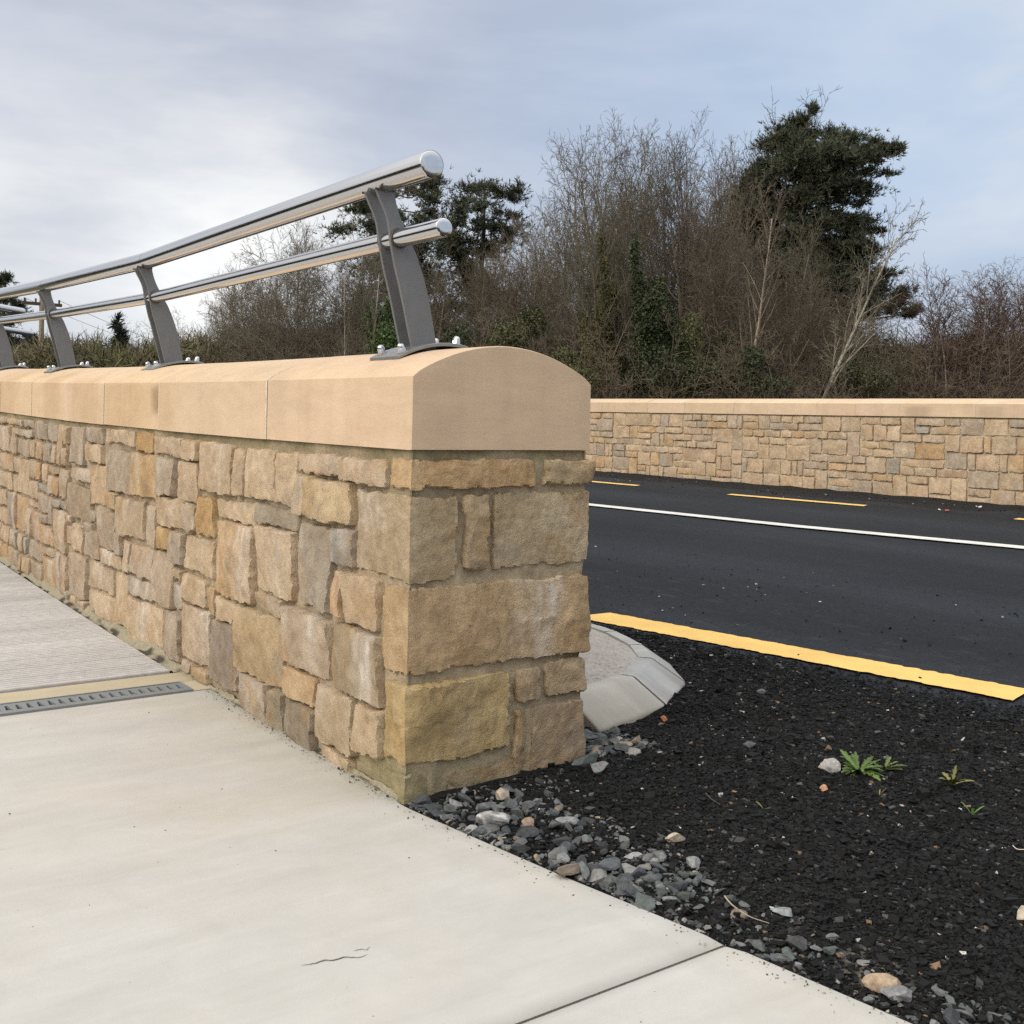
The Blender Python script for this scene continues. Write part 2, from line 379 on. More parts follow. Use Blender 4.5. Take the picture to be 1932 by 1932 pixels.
# carriageway (asphalt)
xs = np.concatenate([np.linspace(.0, 3, 25), np.linspace(3.3, 9.68, 24)]); ys = np.concatenate([np.linspace(-30, -6, 12), np.linspace(-5, 12, 70), np.linspace(14, 60, 20)])
def road_dust(V):
    a = np.exp(-((V[:, 0]-2.6)/.9)**2) + .9*np.exp(-((V[:, 0]-8.75)/.45)**2)
    return np.repeat(np.clip(a, 0, 1)[:, None], 3, 1)
sheet('road', xs, ys, lambda x, y: zroad(x, y)+.004*vn(np.stack([x*2, y*.7, x*0], 1), 3), MATS['asphalt'], tintf=road_dust)
# loose dark verge between the footway and the road, lying 4+ mm above the asphalt
def verge_z(x, y):
    P = np.stack([x, y, x*0], 1)
    edge = sstep(2.12, 1.45, x+.12*y+.08*vn(P*2.0, 5))
    hump = .010*fbm(P*3.2, 11, 3) + .012*edge
    near = sstep(.55, .05, x-.12*(-y).clip(0, 4)*.9)*.012
    return zroad(x, y)-.004 + hump*edge + .006*edge - near*0
xs = np.linspace(-.2, 2.9, 90); ys = np.linspace(-6.5, 2.6, 240)
def soil_tint(V):
    a = np.exp(-(((V[:, 0]-.28)/.16)**2+((V[:, 1]+1.12)/.32)**2)) + .5*np.exp(-(((V[:, 0]-.30)/.10)**2+((V[:, 1]+.70)/.16)**2)) + .35*np.exp(-(((V[:, 0]-1.2)/.12)**2+((V[:, 1]+1.0)/.2)**2))
    return np.repeat(np.clip(a, 0, 1)[:, None], 3, 1)
sheet('verge', xs, ys, verge_z, MATS['grit'], tintf=soil_tint)
# loose strip at the foot of the far wall
xs = np.linspace(8.55, 9.69, 30); ys = np.linspace(-8, 26, 180)
def farv_z(x, y):
    P = np.stack([x, y, x*0], 1); e = sstep(8.7, 9.15, x+.2*vn(P*1.7, 9))
    return zroad(x, y)-.006+(.014+.010*sstep(9.2, 9.7, x)+.010*fbm(P*4, 21, 3))*e
sheet('verge_strip', xs, ys, farv_z, MATS['grit'], tintf=lambda V: np.zeros((len(V), 3)))

# painted lines: thermoplastic, a few mm proud
def line(name, quad, m, nseg, w_noise=.010):
    (a0, a1), (b0, b1) = quad                       # inner edge a0->a1, outer edge b0->b1 along s
    a0, a1, b0, b1 = map(np.array, (a0, a1, b0, b1)); V = []; k = np.linspace(0, 1, nseg+1)
    for q in k:
        for e in np.linspace(0, 1, 5):
            A = a0+(a1-a0)*q; B = b0+(b1-b0)*q; p = A+(B-A)*e
            V.append((p[0], p[1], 0))
    V = np.array(V); J = fbm(np.stack([V[:, 0]*30, V[:, 1]*30, V[:, 0]*0], 1), 31, 3)*w_noise*.8
    V[:, 0] += J; V[:, 2] = zroad(V[:, 0], V[:, 1])+.0075
    return tag(mesh(name, V, grid_faces(nseg+1, 5), m, None, True), kind='structure')
line('yellow_line', (((2.183, 1.70), (2.49, -.30)), ((1.965, 1.73), (2.29, -.345))), MATS['yellow_paint'], 220)
line('yellow_line', (((2.86, -1.9), (3.35, -4.0)), ((2.66, -1.95), (3.15, -4.05))), MATS['yellow_paint'], 50)
line('yellow_line', (((8.19, 10.6), (8.29, 8.10)), ((8.05, 10.6), (8.15, 8.04))), MATS['yellow_paint'], 50)
line('yellow_line', (((8.27, 6.50), (8.41, 4.72)), ((8.13, 6.45), (8.27, 4.66))), MATS['yellow_paint'], 50)
line('yellow_line', (((8.50, 3.10), (8.66, 1.2)), ((8.36, 3.08), (8.52, 1.2))), MATS['yellow_paint'], 50)
wl = np.array([(5.60, 14.0), (5.72, 9.5), (5.91, 6.31), (6.12, 3.77), (6.41, 1.90), (6.85, -.3), (7.9, -4)])
V = []
ss = np.linspace(14, -4, 160); cx = np.interp(-ss, -wl[:, 1], wl[:, 0])
for s_, c_ in zip(ss, cx):
    for e in (-.085, 0, .085): V.append((c_+e+.004*math.sin(s_*31+e*40), s_, zroad(c_+e, s_)+.012))
tag(mesh('centre_line', np.array(V), grid_faces(len(ss), 3), MATS['white_paint'], None, True), kind='structure')

# ------------------------------------------------------------------ footway slabs, channel drain, ribbed deck
def edge_t(s):      # the free edge of the footway beyond the end of the wall
    return np.interp(-np.asarray(s, float), [-.06, .03, .575, 1.01, 1.37, 2.2, 3.5, 7], [-.012, -.012, .052, .122, .175, .30, .52, 1.3])
def slab(name, s0, s1, tint, t0=-4.6, twall=-.004, lift=0.0):
    ns = max(8, int((s1-s0)/.04)); S = np.linspace(s0, s1, ns); nt = 60; V = []
    r = .008
    for i, s_ in enumerate(S):
        e = float(edge_t(s_)) if s_ < .02 else twall
        k = np.linspace(0, 1, nt)**.6
        tt = t0+(e-r-t0)*k
        ds = min(s_-s0, s1-s_); drop = -.005 if ds < 1e-6 else 0.0
        zt = float(g(s_))+lift+drop
        row = [(x, s_, zt) for x in tt] + [(e-r*.3, s_, zt-r*.3), (e, s_, zt-r), (e, s_, zt-.25)]
        V += row
    V = np.array(V); V[:, 2] += .0025*vn(np.stack([V[:, 0]*1.3, V[:, 1]*1.3, V[:, 0]*0], 1), 41)*(V[:, 2] > -.1)
    n = nt+3; F = grid_faces(ns, n)
    # end walls so the joint is a real groove
    E = []
    for i in (0, ns-1):
        row = V[i*n:i*n+nt]; b = len(V); low = row.copy(); low[:, 2] -= .12; V = np.concatenate([V, low])
        for q in range(nt-1):
            f = (i*n+q, i*n+q+1, b+q+1, b+q); E.append(f if i == 0 else f[::-1])
    tn = np.empty((len(V), 3)); tn[:] = tint
    P = np.stack([V[:, 0]*1.1, V[:, 1]*1.1, V[:, 0]*0], 1)
    edge_band = np.exp(-((np.array([float(edge_t(q)) for q in V[:, 1]])-V[:, 0]-.10)/.006)**2)*(V[:, 1] < .0)
    wallst = np.exp(-np.abs(V[:, 0]+.06)/.13)*(V[:, 1] > -.1)*(.5+.5*vn(P*5, 4))
    tn *= (1-.05*edge_band*(.5+.5*vn(P*3, 8)))[:, None]
    tn *= 1-np.clip(wallst, 0, 1)[:, None]*np.array([.10, .13, .24])
    return tag(mesh(name, V, [F, np.array(E)], MATS['concrete'], None, True, tn), kind='structure')
CONC = (.475, .465, .442)
slab('path', -.997, 1.357, CONC)
slab('path', -7.0, -1.004, tuple(q*1.02 for q in CONC))
slab('path_edging', 1.497, 1.655, (.47, .42, .31))
mb = MB(); mb.box(-4.6, .2, -7, 1.70, -.40, -.09); tag(mb.build('path_base', MATS['dark_gap']), kind='structure')
mb = MB(); V = []
for k in np.linspace(0, 1, 60):
    xx = -4.6+(.117+4.6)*k; V += [(xx, -1.006, -.007), (xx, -.995, -.007)]
mb.add(np.array(V), grid_faces(60, 2)[:, ::-1], (.30, .285, .255)); tag(mb.build('path_joint', MATS['mortar']), kind='structure')
mb = MB(); mb.box(-.0655, .01, 1.356, 1.498, -.05, .0085, (.47, .42, .31)); tag(mb.build('path_edging', MATS['concrete']), kind='structure')
# hairline crack, two strokes: a shallow open crease
def crack(pts, w):
    P = np.array(pts, float); V = []
    for i, (x, y) in enumerate(P):
        ww = w*(math.sin(math.pi*i/(len(P)-1))**.7+.08); V += [(x, y-ww, .0032), (x, y+ww, .0032)]
    return np.array(V), grid_faces(len(P), 2)
def crk(a, b, n, seed, w):
    a = np.array(a); b = np.array(b); q = np.linspace(0, 1, n)[:, None]; P = a+(b-a)*q
    P[:, 1] += .006*fbm(np.stack([q[:, 0]*6, q[:, 0]*0+seed, q[:, 0]*0], 1), seed, 3); return crack(P, w)
mb = MB()
for a, b, n, s_, w in (((-.590, -.642), (-.470, -.668), 24, 3, .0016), ((-.487, -.648), (-.452, -.652), 12, 5, .0009)):
    V, F = crk(a, b, n, s_, w); mb.add(V, F, (.16, .15, .135))
tag(mb.build('crack', MATS['mortar']), kind='structure')

# channel drain
dr = tag(empty('channel_drain', (0, 1.427, 0)), 'grey slotted drain channel set flush in the concrete footway', 'drain')
mb = MB(); zt = .010
y0, y1 = -.062, .062; pitch = .0335; nsl = 132
for k in range(nsl):
    xr = -.075-k*pitch; xl = xr-pitch; c = (xl+xr)/2
    h = np.array([(c-.009, -.022), (c+.011, -.030), (c+.004, .036), (c-.004, .036)])     # the slot
    o = np.array([(xl, y0), (xr, y0), (xr, y1), (xl, y1)])
    V = np.concatenate([np.c_[o, np.full(4, zt)], np.c_[h, np.full(4, zt)], np.c_[h, np.full(4, zt-.02)]])
    F = [(i, (i+1) % 4, 4+(i+1) % 4, 4+i) for i in range(4)]+[(4+i, 4+(i+1) % 4, 8+(i+1) % 4, 8+i) for i in range(4)]
    mb.add(V, np.array(F))
mb.build('grating', MATS['grate_plastic'], dr)
mb = MB(); mb.box(-.075-nsl*pitch, -.075, -.0695, -.0625, -.02, .0125); mb.box(-.075-nsl*pitch, -.075, .0625, .0695, -.02, .0125); mb.box(-.0745, -.066, -.0695, .0695, -.02, .0125)
mb.build('frame', MATS['grate_plastic'], dr)
mb = MB(); mb.box(-.075-nsl*pitch, -.075, -.06, .06, -.08, -.07); mb.build('channel_bed', MATS['dark_gap'], dr)

# deck of grooved boards running across the walkway
mb = MB(); s_ = 1.668; bi = 0
while s_ < 11.0:
    tint = np.array((.475, .465, .452))*(1+rng.uniform(-.05, .03))*np.array((1, 1, 1+rng.uniform(-.01, .01)))
    prof = []; w = .142
    ng = 5; p = w/ng
    for k in range(ng):
        a = s_+k*p; prof += [(a+.001, -.004), (a+.003, 0.), (a+p-.006, 0.), (a+p-.004, -.004)]
    prof = [(s_, -.03)]+prof+[(s_+w-.001, -.03)]
    prof = np.array(prof); xs = np.linspace(-4.6, -.045-.0*s_, 14); V = []
    for x in xs:
        for (a, z) in prof: V.append((x, a, float(g(a))+z+.004))
    V = np.array(V)
    tn = tint*(1+.10*fbm(np.c_[V[:, 0]*1.2, V[:, 1]*9, V[:, 0]*0], 51, 3))[:, None]
    mb.add(V, grid_faces(len(xs), len(prof))[:, ::-1], tn); s_ += .146; bi += 1
tag(mb.build('deck', MATS['deck_board']), kind='structure')
mb = MB(); V = []; S = np.linspace(1.66, 11, 30)
for q in S: V += [(-4.6, q, float(g(q))-.05), (.1, q, float(g(q))-.05)]
mb.add(np.array(V), grid_faces(len(S), 2)[:, ::-1]); tag(mb.build('deck_base', MATS['dark_gap']), kind='structure')

# ------------------------------------------------------------------ stone walls
T = .594; HC = .1965; H = 1.1
def path_near(u):
    """u<0 along the footway face, 0..T the end face, >T the road face -> position, normal"""
    u = np.asarray(u, float); x = np.clip(u, 0, T); y = np.where(u < 0, -u, np.where(u > T, u-T, 0))
    r = .010
    a = np.clip((u+r)/(2*r), 0, 1); b = np.clip((u-T+r)/(2*r), 0, 1)
    nx = -(1-a)+b; ny = -(a*(1-b))
    k0 = np.abs(u) < r; nx = np.where(k0, -np.sqrt(np.clip(1-a, 0, 1)), nx); ny = np.where(k0, -np.sqrt(a), ny)
    k1 = np.abs(u-T) < r; nx = np.where(k1, np.sqrt(b), nx); ny = np.where(k1, -np.sqrt(np.clip(1-b, 0, 1)), ny)
    return x, y, nx, ny
WF = 9.70
def path_far(u):
    u = np.asarray(u, float); return np.full(u.shape, WF), u, np.full(u.shape, -1.0), np.zeros(u.shape)
def gfar(s): return .1727+.0049*np.asarray(s)

PAL = [((.42, .322, .222), 5), ((.395, .31, .22), 5), ((.375, .30, .222), 5), ((.445, .345, .238), 4), ((.345, .283, .217), 2.5), ((.41, .297, .182), 2), ((.315, .27, .215), .8), ((.29, .258, .215), .4), ((.39, .268, .155), .35), ((.375, .278, .20), 2)]
_pw = np.array([w for _, w in PAL]); _pw = _pw/_pw.sum(); _pc = np.array([c for c, _ in PAL])
def lines(a, b, res, extra=()):
    L = b-a; base = [0, .0016, .0045, .0095, .016]; base = [q for q in base if q < L*.35]
    mid = np.linspace(base[-1], L-base[-1], max(2, int(math.ceil((L-2*base[-1])/res))+1))
    x = np.unique(np.round(np.concatenate([base, mid, [L-q for q in base]]), 5))+a
    if len(extra):
        x = np.unique(np.concatenate([x, [q for q in extra if a+.002 < q < b-.002]]))
    return x
def stone(mb, path, lift, u0, u1, z0, z1, res, prot, seed, tint, rough=1.0, streak=None, corner=()):
    U = lines(u0, u1, res, corner); Z = lines(z0, z1, res)
    uu, zz = np.meshgrid(U, Z, indexing='ij'); uu = uu.ravel(); zz = zz.ravel()
    du = np.minimum(uu-u0, u1-uu); dz = np.minimum(zz-z0, z1-zz)
    e = -np.log(np.exp(-np.clip(du, 0, .3)*300)+np.exp(-np.clip(dz, 0, .3)*300))/300; e = np.clip(e, 0, 1)
    e = np.where((du <= 1e-6) | (dz <= 1e-6), 0, e)
    x, y, nx, ny = path(uu)
    P = np.stack([x, y, zz], 1)
    edge_n = np.clip(vn(P*np.array([45, 45, 45])+seed*3.1, seed), 0, 1)+.6*np.clip(vn(P*110+seed, seed+1), 0, 1)
    e = np.clip(e-.0055*edge_n*rough*(e > 0), 0, 1)
    prof = np.clip(e/.0034, 0, 1)**.6
    r2 = np.random.default_rng(seed)
    # cleft face: the lower envelope of a few shallow fracture planes, then grain
    sx_ = y+x; fac = np.full(len(uu), 9.0); cu0, cz0 = (u0+u1)/2, (z0+z1)/2
    for k in range(7):
        a_, b_ = r2.uniform(-.11, .11, 2)*rough; pu, pz = r2.uniform(u0, u1), r2.uniform(z0, z1)
        fac = np.minimum(fac, a_*(uu-pu)+b_*(zz-pz)+r2.uniform(0, .007)*rough+.0035*rough*vn(P*np.array([26, 26, 30])+seed+k*9, seed+k))
    fac = np.clip(fac+.008, -.010, .016)
    big = fbm(P*np.array([9, 9, 11])+seed*1.7, seed+100, 3, .5)
    rid = 1-np.abs(vn(P*24+seed, seed+200))*2
    fine = fbm(P*75, seed+300, 3, .6)
    off = -.034+(.034+prot)*prof + prof*(fac+rough*(.0018*big+.0010*rid+.0011*fine))
    # a gently tilted, dished face
    cu, cz = (uu-(u0+u1)/2)/(u1-u0), (zz-(z0+z1)/2)/(z1-z0)
    off += prof*(cu*r2.uniform(-.008, .008)+cz*r2.uniform(-.008, .008)+.004*(1-4*cu*cu)*(1-4*cz*cz))
    wob = .0045*(1-prof)
    jz = fbm(np.stack([uu*13, uu*0+seed, (zz > (z0+z1)/2)*5.0], 1), seed+7, 4, .6)*.0048; ju = fbm(np.stack([zz*13, zz*0+seed*2, (uu > (u0+u1)/2)*5.0], 1), seed+8, 4, .6)*.0048
    s_al = np.where(uu < 0, -uu, np.where(uu > T, uu-T, 0)) if path is path_near else y
    inner = np.clip(np.minimum(np.abs(uu), np.abs(uu-T)), 0, .03)/.03 if path is path_near else 1.0
    tx = np.where(np.abs(nx) > np.abs(ny), 0, 1); ty = 1-tx
    X = x+nx*off+tx*ju*inner; Y = y+ny*off+ty*ju*inner; Zw = zz+jz+lift(s_al)
    V = np.stack([X, Y, Zw], 1)
    col = np.array(tint)*(1+.16*fbm(P*11+seed, seed+400, 3)[:, None]*np.array([.8, 1., 1.25]))
    iron = .6*sstep(.35, .9, fbm(P*9+seed*2.3, seed+500, 3)); col = col*(1-.5*iron[:, None])+.5*iron[:, None]*np.array((.40, .235, .095))
    grey = sstep(.55, 1.1, fbm(P*10+seed*.7, seed+600, 3)); col = col*(1-.4*grey[:, None])+.4*grey[:, None]*np.array((.235, .21, .185))
    lime = sstep(.018, .006, e)*sstep(-.1, .9, vn(P*24, seed+650))*.35     # lime smeared round the arrises by the pointing
    col = col*(1-lime[:, None])+lime[:, None]*np.array((.45, .38, .28))
    if streak is not None:                                                    # efflorescence runs
        for (sc, sw, amt) in streak:
            q = u0+(u1-u0)*sc; m_ = np.exp(-((uu-q-.012*vn(np.stack([zz*14, zz*0, zz*0], 1), seed))/sw)**2)*amt*(.35+.65*sstep(-.5, .5, vn(P*np.array([60, 60, 14]), seed+9)))*(.5+.5*sstep(z0, z1, zz))
            m_ = np.clip(m_, 0, .95); col = col*(1-m_[:, None])+m_[:, None]*np.array((.66, .62, .57))
    if path is path_near:                                                     # algae low on the exposed corner
        al = sstep(.26, .02, zz)*np.exp(-np.abs(uu+.08)/.22)*(.35+.65*sstep(-.6, .5, fbm(P*8, 77, 3)))
        col = col*(1-.38*al[:, None])+.38*al[:, None]*np.array((.20, .19, .085))
    col = np.clip(col, .02, .9)
    F = grid_faces(len(U), len(Z))
    mb.add(V, F[:, ::-1] if path is path_near else F, col)

# stones of the near wall read off the wall: (s0, s1, z0, z1) on the footway face
LS = [(0.366,0.675,0.816,0.869),(0.122,0.36,0.804,0.869),(0.603,0.674,0.688,0.802),(0.32,0.599,0.68,0.798),(0.682,0.834,0.705,0.864),(0.831,1.079,0.709,0.866),(1.087,1.169,0.707,0.863),(1.182,1.508,0.701,0.869),(1.52,1.684,0.648,0.793),(1.003,1.344,0.616,0.682),(0.673,0.976,0.631,0.689),(1.356,1.514,0.537,0.675),(1.532,1.675,0.537,0.635),(0.442,0.639,0.415,0.66),(0.304,0.436,0.562,0.666),(0.683,0.972,0.413,0.619),(1.002,1.326,0.35,0.605),(1.348,1.656,0.391,0.519),(0.344,0.409,0.416,0.545),(0.152,0.34,0.406,0.547),(0.756,0.98,0.35,0.4),(1.152,1.301,0.257,0.335),(0.434,0.742,0.221,0.391),(0.76,1.12,0.125,0.335),(0.132,0.415,0.212,0.393),(1.373,1.649,0.063,0.26),(1.125,1.354,0.036,0.245),(0.524,0.724,0.124,0.203),(0.85,1.112,-0.03,0.115),(0.736,0.827,-0.03,0.116),(0.51,0.726,-0.03,0.11),(0.276,0.505,0.042,0.20),(0.124,0.262,0.075,0.195),(0.281,0.47,-0.04,0.030),(1.318,1.396,0.267,0.36),(1.438,1.659,0.273,0.368),
(3.077,3.297,0.698,0.877),(2.768,3.046,0.812,0.882),(2.762,3.044,0.725,0.8),(2.29,2.733,0.827,0.885),(2.058,2.259,0.808,0.886),(1.703,2.037,0.809,0.876),(1.521,1.69,0.801,0.873),(2.934,3.286,0.623,0.681),(2.698,2.926,0.531,0.71),(2.348,2.68,0.613,0.794),(1.994,2.332,0.622,0.796),(1.793,1.975,0.648,0.795),(2.933,3.443,0.43,0.59),(2.519,2.678,0.527,0.601),(2.157,2.507,0.435,0.593),(1.969,2.078,0.429,0.592),(1.695,1.956,0.529,0.636),(1.81,1.946,0.435,0.515),(1.67,1.784,0.4,0.515),(2.04,2.3,0.291,0.407),(1.781,2.016,0.212,0.419),(2.032,2.329,0.201,0.271),(2.334,2.52,0.041,0.26),(1.91,2.305,0.01,0.186),(1.668,1.884,0.028,0.197),(2.446,2.736,0.272,0.335),(2.568,2.956,0.138,0.26),(2.992,3.268,0.053,0.258),(2.535,2.892,0.02,0.126),(2.315,2.415,0.28,0.407),(3.052,3.24,0.273,0.401),(2.774,3.013,0.272,0.397),(2.526,2.789,0.343,0.507)]
# quoins and end-face stones: (u0, u1, z0, z1), u negative on the footway face, beyond T on the road face
ES = [(-.112,.401,.797,.882),(.425,.72,.806,.880),(-.301,.146,.556,.788),(.166,.248,.578,.788),(.262,.76,.578,.788),(-.136,.70,.318,.550),(-.113,.332,.082,.300),(.345,.435,.202,.300),(.448,.80,.204,.310),(.345,.395,-.05,.190),(.406,.72,-.06,.190),(-.274,.114,-.14,.064),(.126,.60,-.14,.052)]
def pack(u0, u1, z0, z1, cell, sizes, rr, occ=None, gap=.008, jit=.3):
    nu = int(round((u1-u0)/cell)); nz = int(round((z1-z0)/cell)); cz = (z1-z0)/nz; cu = (u1-u0)/nu
    O = np.zeros((nu, nz), bool)
    if occ:
        for (a, b, c, d) in occ:
            i0 = int(math.floor((a-u0)/cu+.25)); i1 = int(math.ceil((b-u0)/cu-.25)); k0 = int(math.floor((c-z0)/cz+.25)); k1 = int(math.ceil((d-z0)/cz-.25))
            O[max(0, i0):max(0, i1), max(0, k0):max(0, k1)] = True
    out = []
    for i in range(nu):
        for k in range(nz):
            if O[i, k]: continue
            rr_ = rr.permutation(len(sizes))
            for q in rr_:
                w, h = sizes[q]; ok = True
                w = min(w, nu-i); h = min(h, nz-k)
                while h > 0 and O[i:i+w, k:k+h].any(): h -= 1
                if h == 0: continue
                while w > 0 and O[i:i+w, k:k+h].any(): w -= 1
                if w*h >= 2 or q == rr_[-1]: break
            if w < 1 or h < 1: O[i, k] = True; continue
            O[i:i+w, k:k+h] = True
            out.append((u0+i*cu+gap/2, u0+(i+w)*cu-gap/2, z0+k*cz+gap/2, z0+(k+h)*cz-gap/2))
    return out
STREAKS = {24: [(.80, .035, 1.0), (.72, .05, .5)], 16: [(.75, .05, .6), (.9, .03, .4)], 22: [(.72, .03, .6)], 57: [(.35, .05, .5), (.8, .04, .5)], 59: [(.45, .05, .65)], 25: [(.8, .06, .5)], 61: [(.6, .05, .5), (.3, .06, .6)], 62: [(.5, .05, .5)], 47: [(.3, .05, .3)], 0: [(.5, .2, .08)]}
FIX = {14: (.25, .228, .195), 13: (.31, .265, .21), 29: (.24, .205, .15), 30: (.245, .205, .155), 10: (.29, .245, .185), 18: (.38, .24, .12), 26: (.25, .205, .165), 40: (.38, .26, .13), 24: (.31, .245, .165), 23: (.36, .27, .165), 3: (.42, .32, .20), 53: (.38, .27, .14), 46: (.40, .28, .15), 48: (.30, .24, .17), 11: (.38, .25, .12)}
wall = tag(empty('stone_wall', (0, 0, 0)), 'buff sandstone parapet wall ending in a squared pier beside the footway, carrying the steel handrail', 'wall')
mb = MB(); sd = 1000
for i, (a, b, c, d) in enumerate(LS):
    a, b, c, d = a-.006, b+.006, c-.006, d+.006
    near = a < 1.7
    tint = tuple(1.06*q for q in FIX.get(i, tuple(_pc[rng.choice(6)])))
    stone(mb, path_near, g, -b, -a, c, d, .011 if near else .018, rng.uniform(.004, .015), sd+i, tint, .9, STREAKS.get(i, [(rng.uniform(.2, .8), rng.uniform(.03, .08), rng.uniform(.15, .4))] if rng.random() < .35 else None))
qt = [(.43, .30, .17), (.42, .325, .205), (.37, .29, .19), (.39, .30, .195), (.42, .34, .23), (.41, .30, .18), (.39, .29, .15), (.37, .29, .195), (.39, .30, .195), (.37, .28, .175), (.32, .24, .16), (.30, .255, .16), (.30, .245, .165)]
qp = [.010, .006, .008, .002, .008, .012, .012, .004, .006, .002, .006, -.006, -.010]
for i, (a, b, c, d) in enumerate(ES):
    st = [(.70, .035, .75), (.62, .05, .35)] if i == 5 else ([(.15, .1, .4)] if i == 2 else None)
    stone(mb, path_near, g, a, b, c, d, .0075, qp[i], sd+200+i, qt[i], 1.35, st, corner=[-.008, -.004, 0, .004, .008, T-.008, T-.004, T, T+.004, T+.008])
occL = [(-b, -a, c, d) for (a, b, c, d) in LS]+[(a, min(b, 0), c, d) for (a, b, c, d) in ES if a < 0]
SZ = [(3, 2), (4, 2), (5, 3), (4, 4), (3, 3), (2, 2), (5, 2), (6, 3), (3, 4), (2, 3), (5, 4), (2, 4)]
fill = pack(-3.36, 0, 0.0, .884, .0553, SZ, np.random.default_rng(3), occL)
fill = [f for f in fill if f[1]-f[0] > .03 and f[3]-f[2] > .03]
fill += pack(-16, -3.36, 0.0, .884, .0553, SZ, np.random.default_rng(5))
for i, (a, b, c, d) in enumerate(fill):
    stone(mb, path_near, g, a, b, c, d, .02 if a > -4 else .03, rng.uniform(.0, .012), sd+400+i, tuple(_pc[rng.choice(len(_pc), p=_pw)]), .9, [(rng.uniform(.2, .8), .05, .45)] if rng.random() < .28 else None)
occR = [(max(a, T), b, c, d) for (a, b, c, d) in ES if b > T]
for i, (a, b, c, d) in enumerate(pack(T, T+16, 0.0, .884, .0553, SZ, np.random.default_rng(6), occR)):
    stone(mb, path_near, g, a, b, c, d, .045, rng.uniform(.0, .012), sd+1400+i, tuple(_pc[rng.choice(len(_pc), p=_pw)]), .9)
sm_angle(mb.build('stonework', MATS['sandstone'], wall, True), 36)

def mortar_core(path, u_list, lift, name, parent, top, seed, z0=-.3, tone=(.36, .295, .205)):
    U = np.asarray(u_list); Z = np.concatenate([[z0], np.arange(0, top-.02, .02), [top-.012, top]])
    uu, zz = np.meshgrid(U, Z, indexing='ij'); uu = uu.ravel(); zz = zz.ravel(); x, y, nx, ny = path(uu)
    P = np.stack([x, y, zz], 1); off = -.0125+.006*fbm(P*14, seed, 3)+.004*vn(P*45, seed+5)
    off = np.where(zz > top-.03, -.010+.003*vn(P*30, seed), off)
    s_al = np.where(uu < 0, -uu, np.where(uu > T, uu-T, 0)) if path is path_near else y
    V = np.stack([x+nx*off, y+ny*off, zz+lift(s_al)], 1)
    col = np.array(tone)*(1+.2*fbm(P*7, seed+9, 3))[:, None]
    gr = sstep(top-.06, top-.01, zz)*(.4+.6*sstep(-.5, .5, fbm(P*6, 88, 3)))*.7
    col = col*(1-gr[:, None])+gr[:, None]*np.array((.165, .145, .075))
    if path is path_near:
        al = sstep(.2, .0, zz)*np.exp(-np.abs(uu+.08)/.25); col = col*(1-.6*al[:, None])+.6*al[:, None]*np.array((.19, .18, .07))
    F = grid_faces(len(U), len(Z)); F = F[:, ::-1] if path is path_near else F
    return mesh(name, V, F, MATS['mortar'], parent, True, np.clip(col, .02, .8))
U = np.concatenate([np.arange(-16, -4, .06), np.arange(-4, -.02, .016), [-.01, -.005, 0, .005, .01], np.arange(.02, T-.015, .012), [T-.01, T-.005, T, T+.005, T+.01], np.arange(T+.03, T+16, .08)])
mortar_core(path_near, U, g, 'mortar', wall, H-HC, 60)

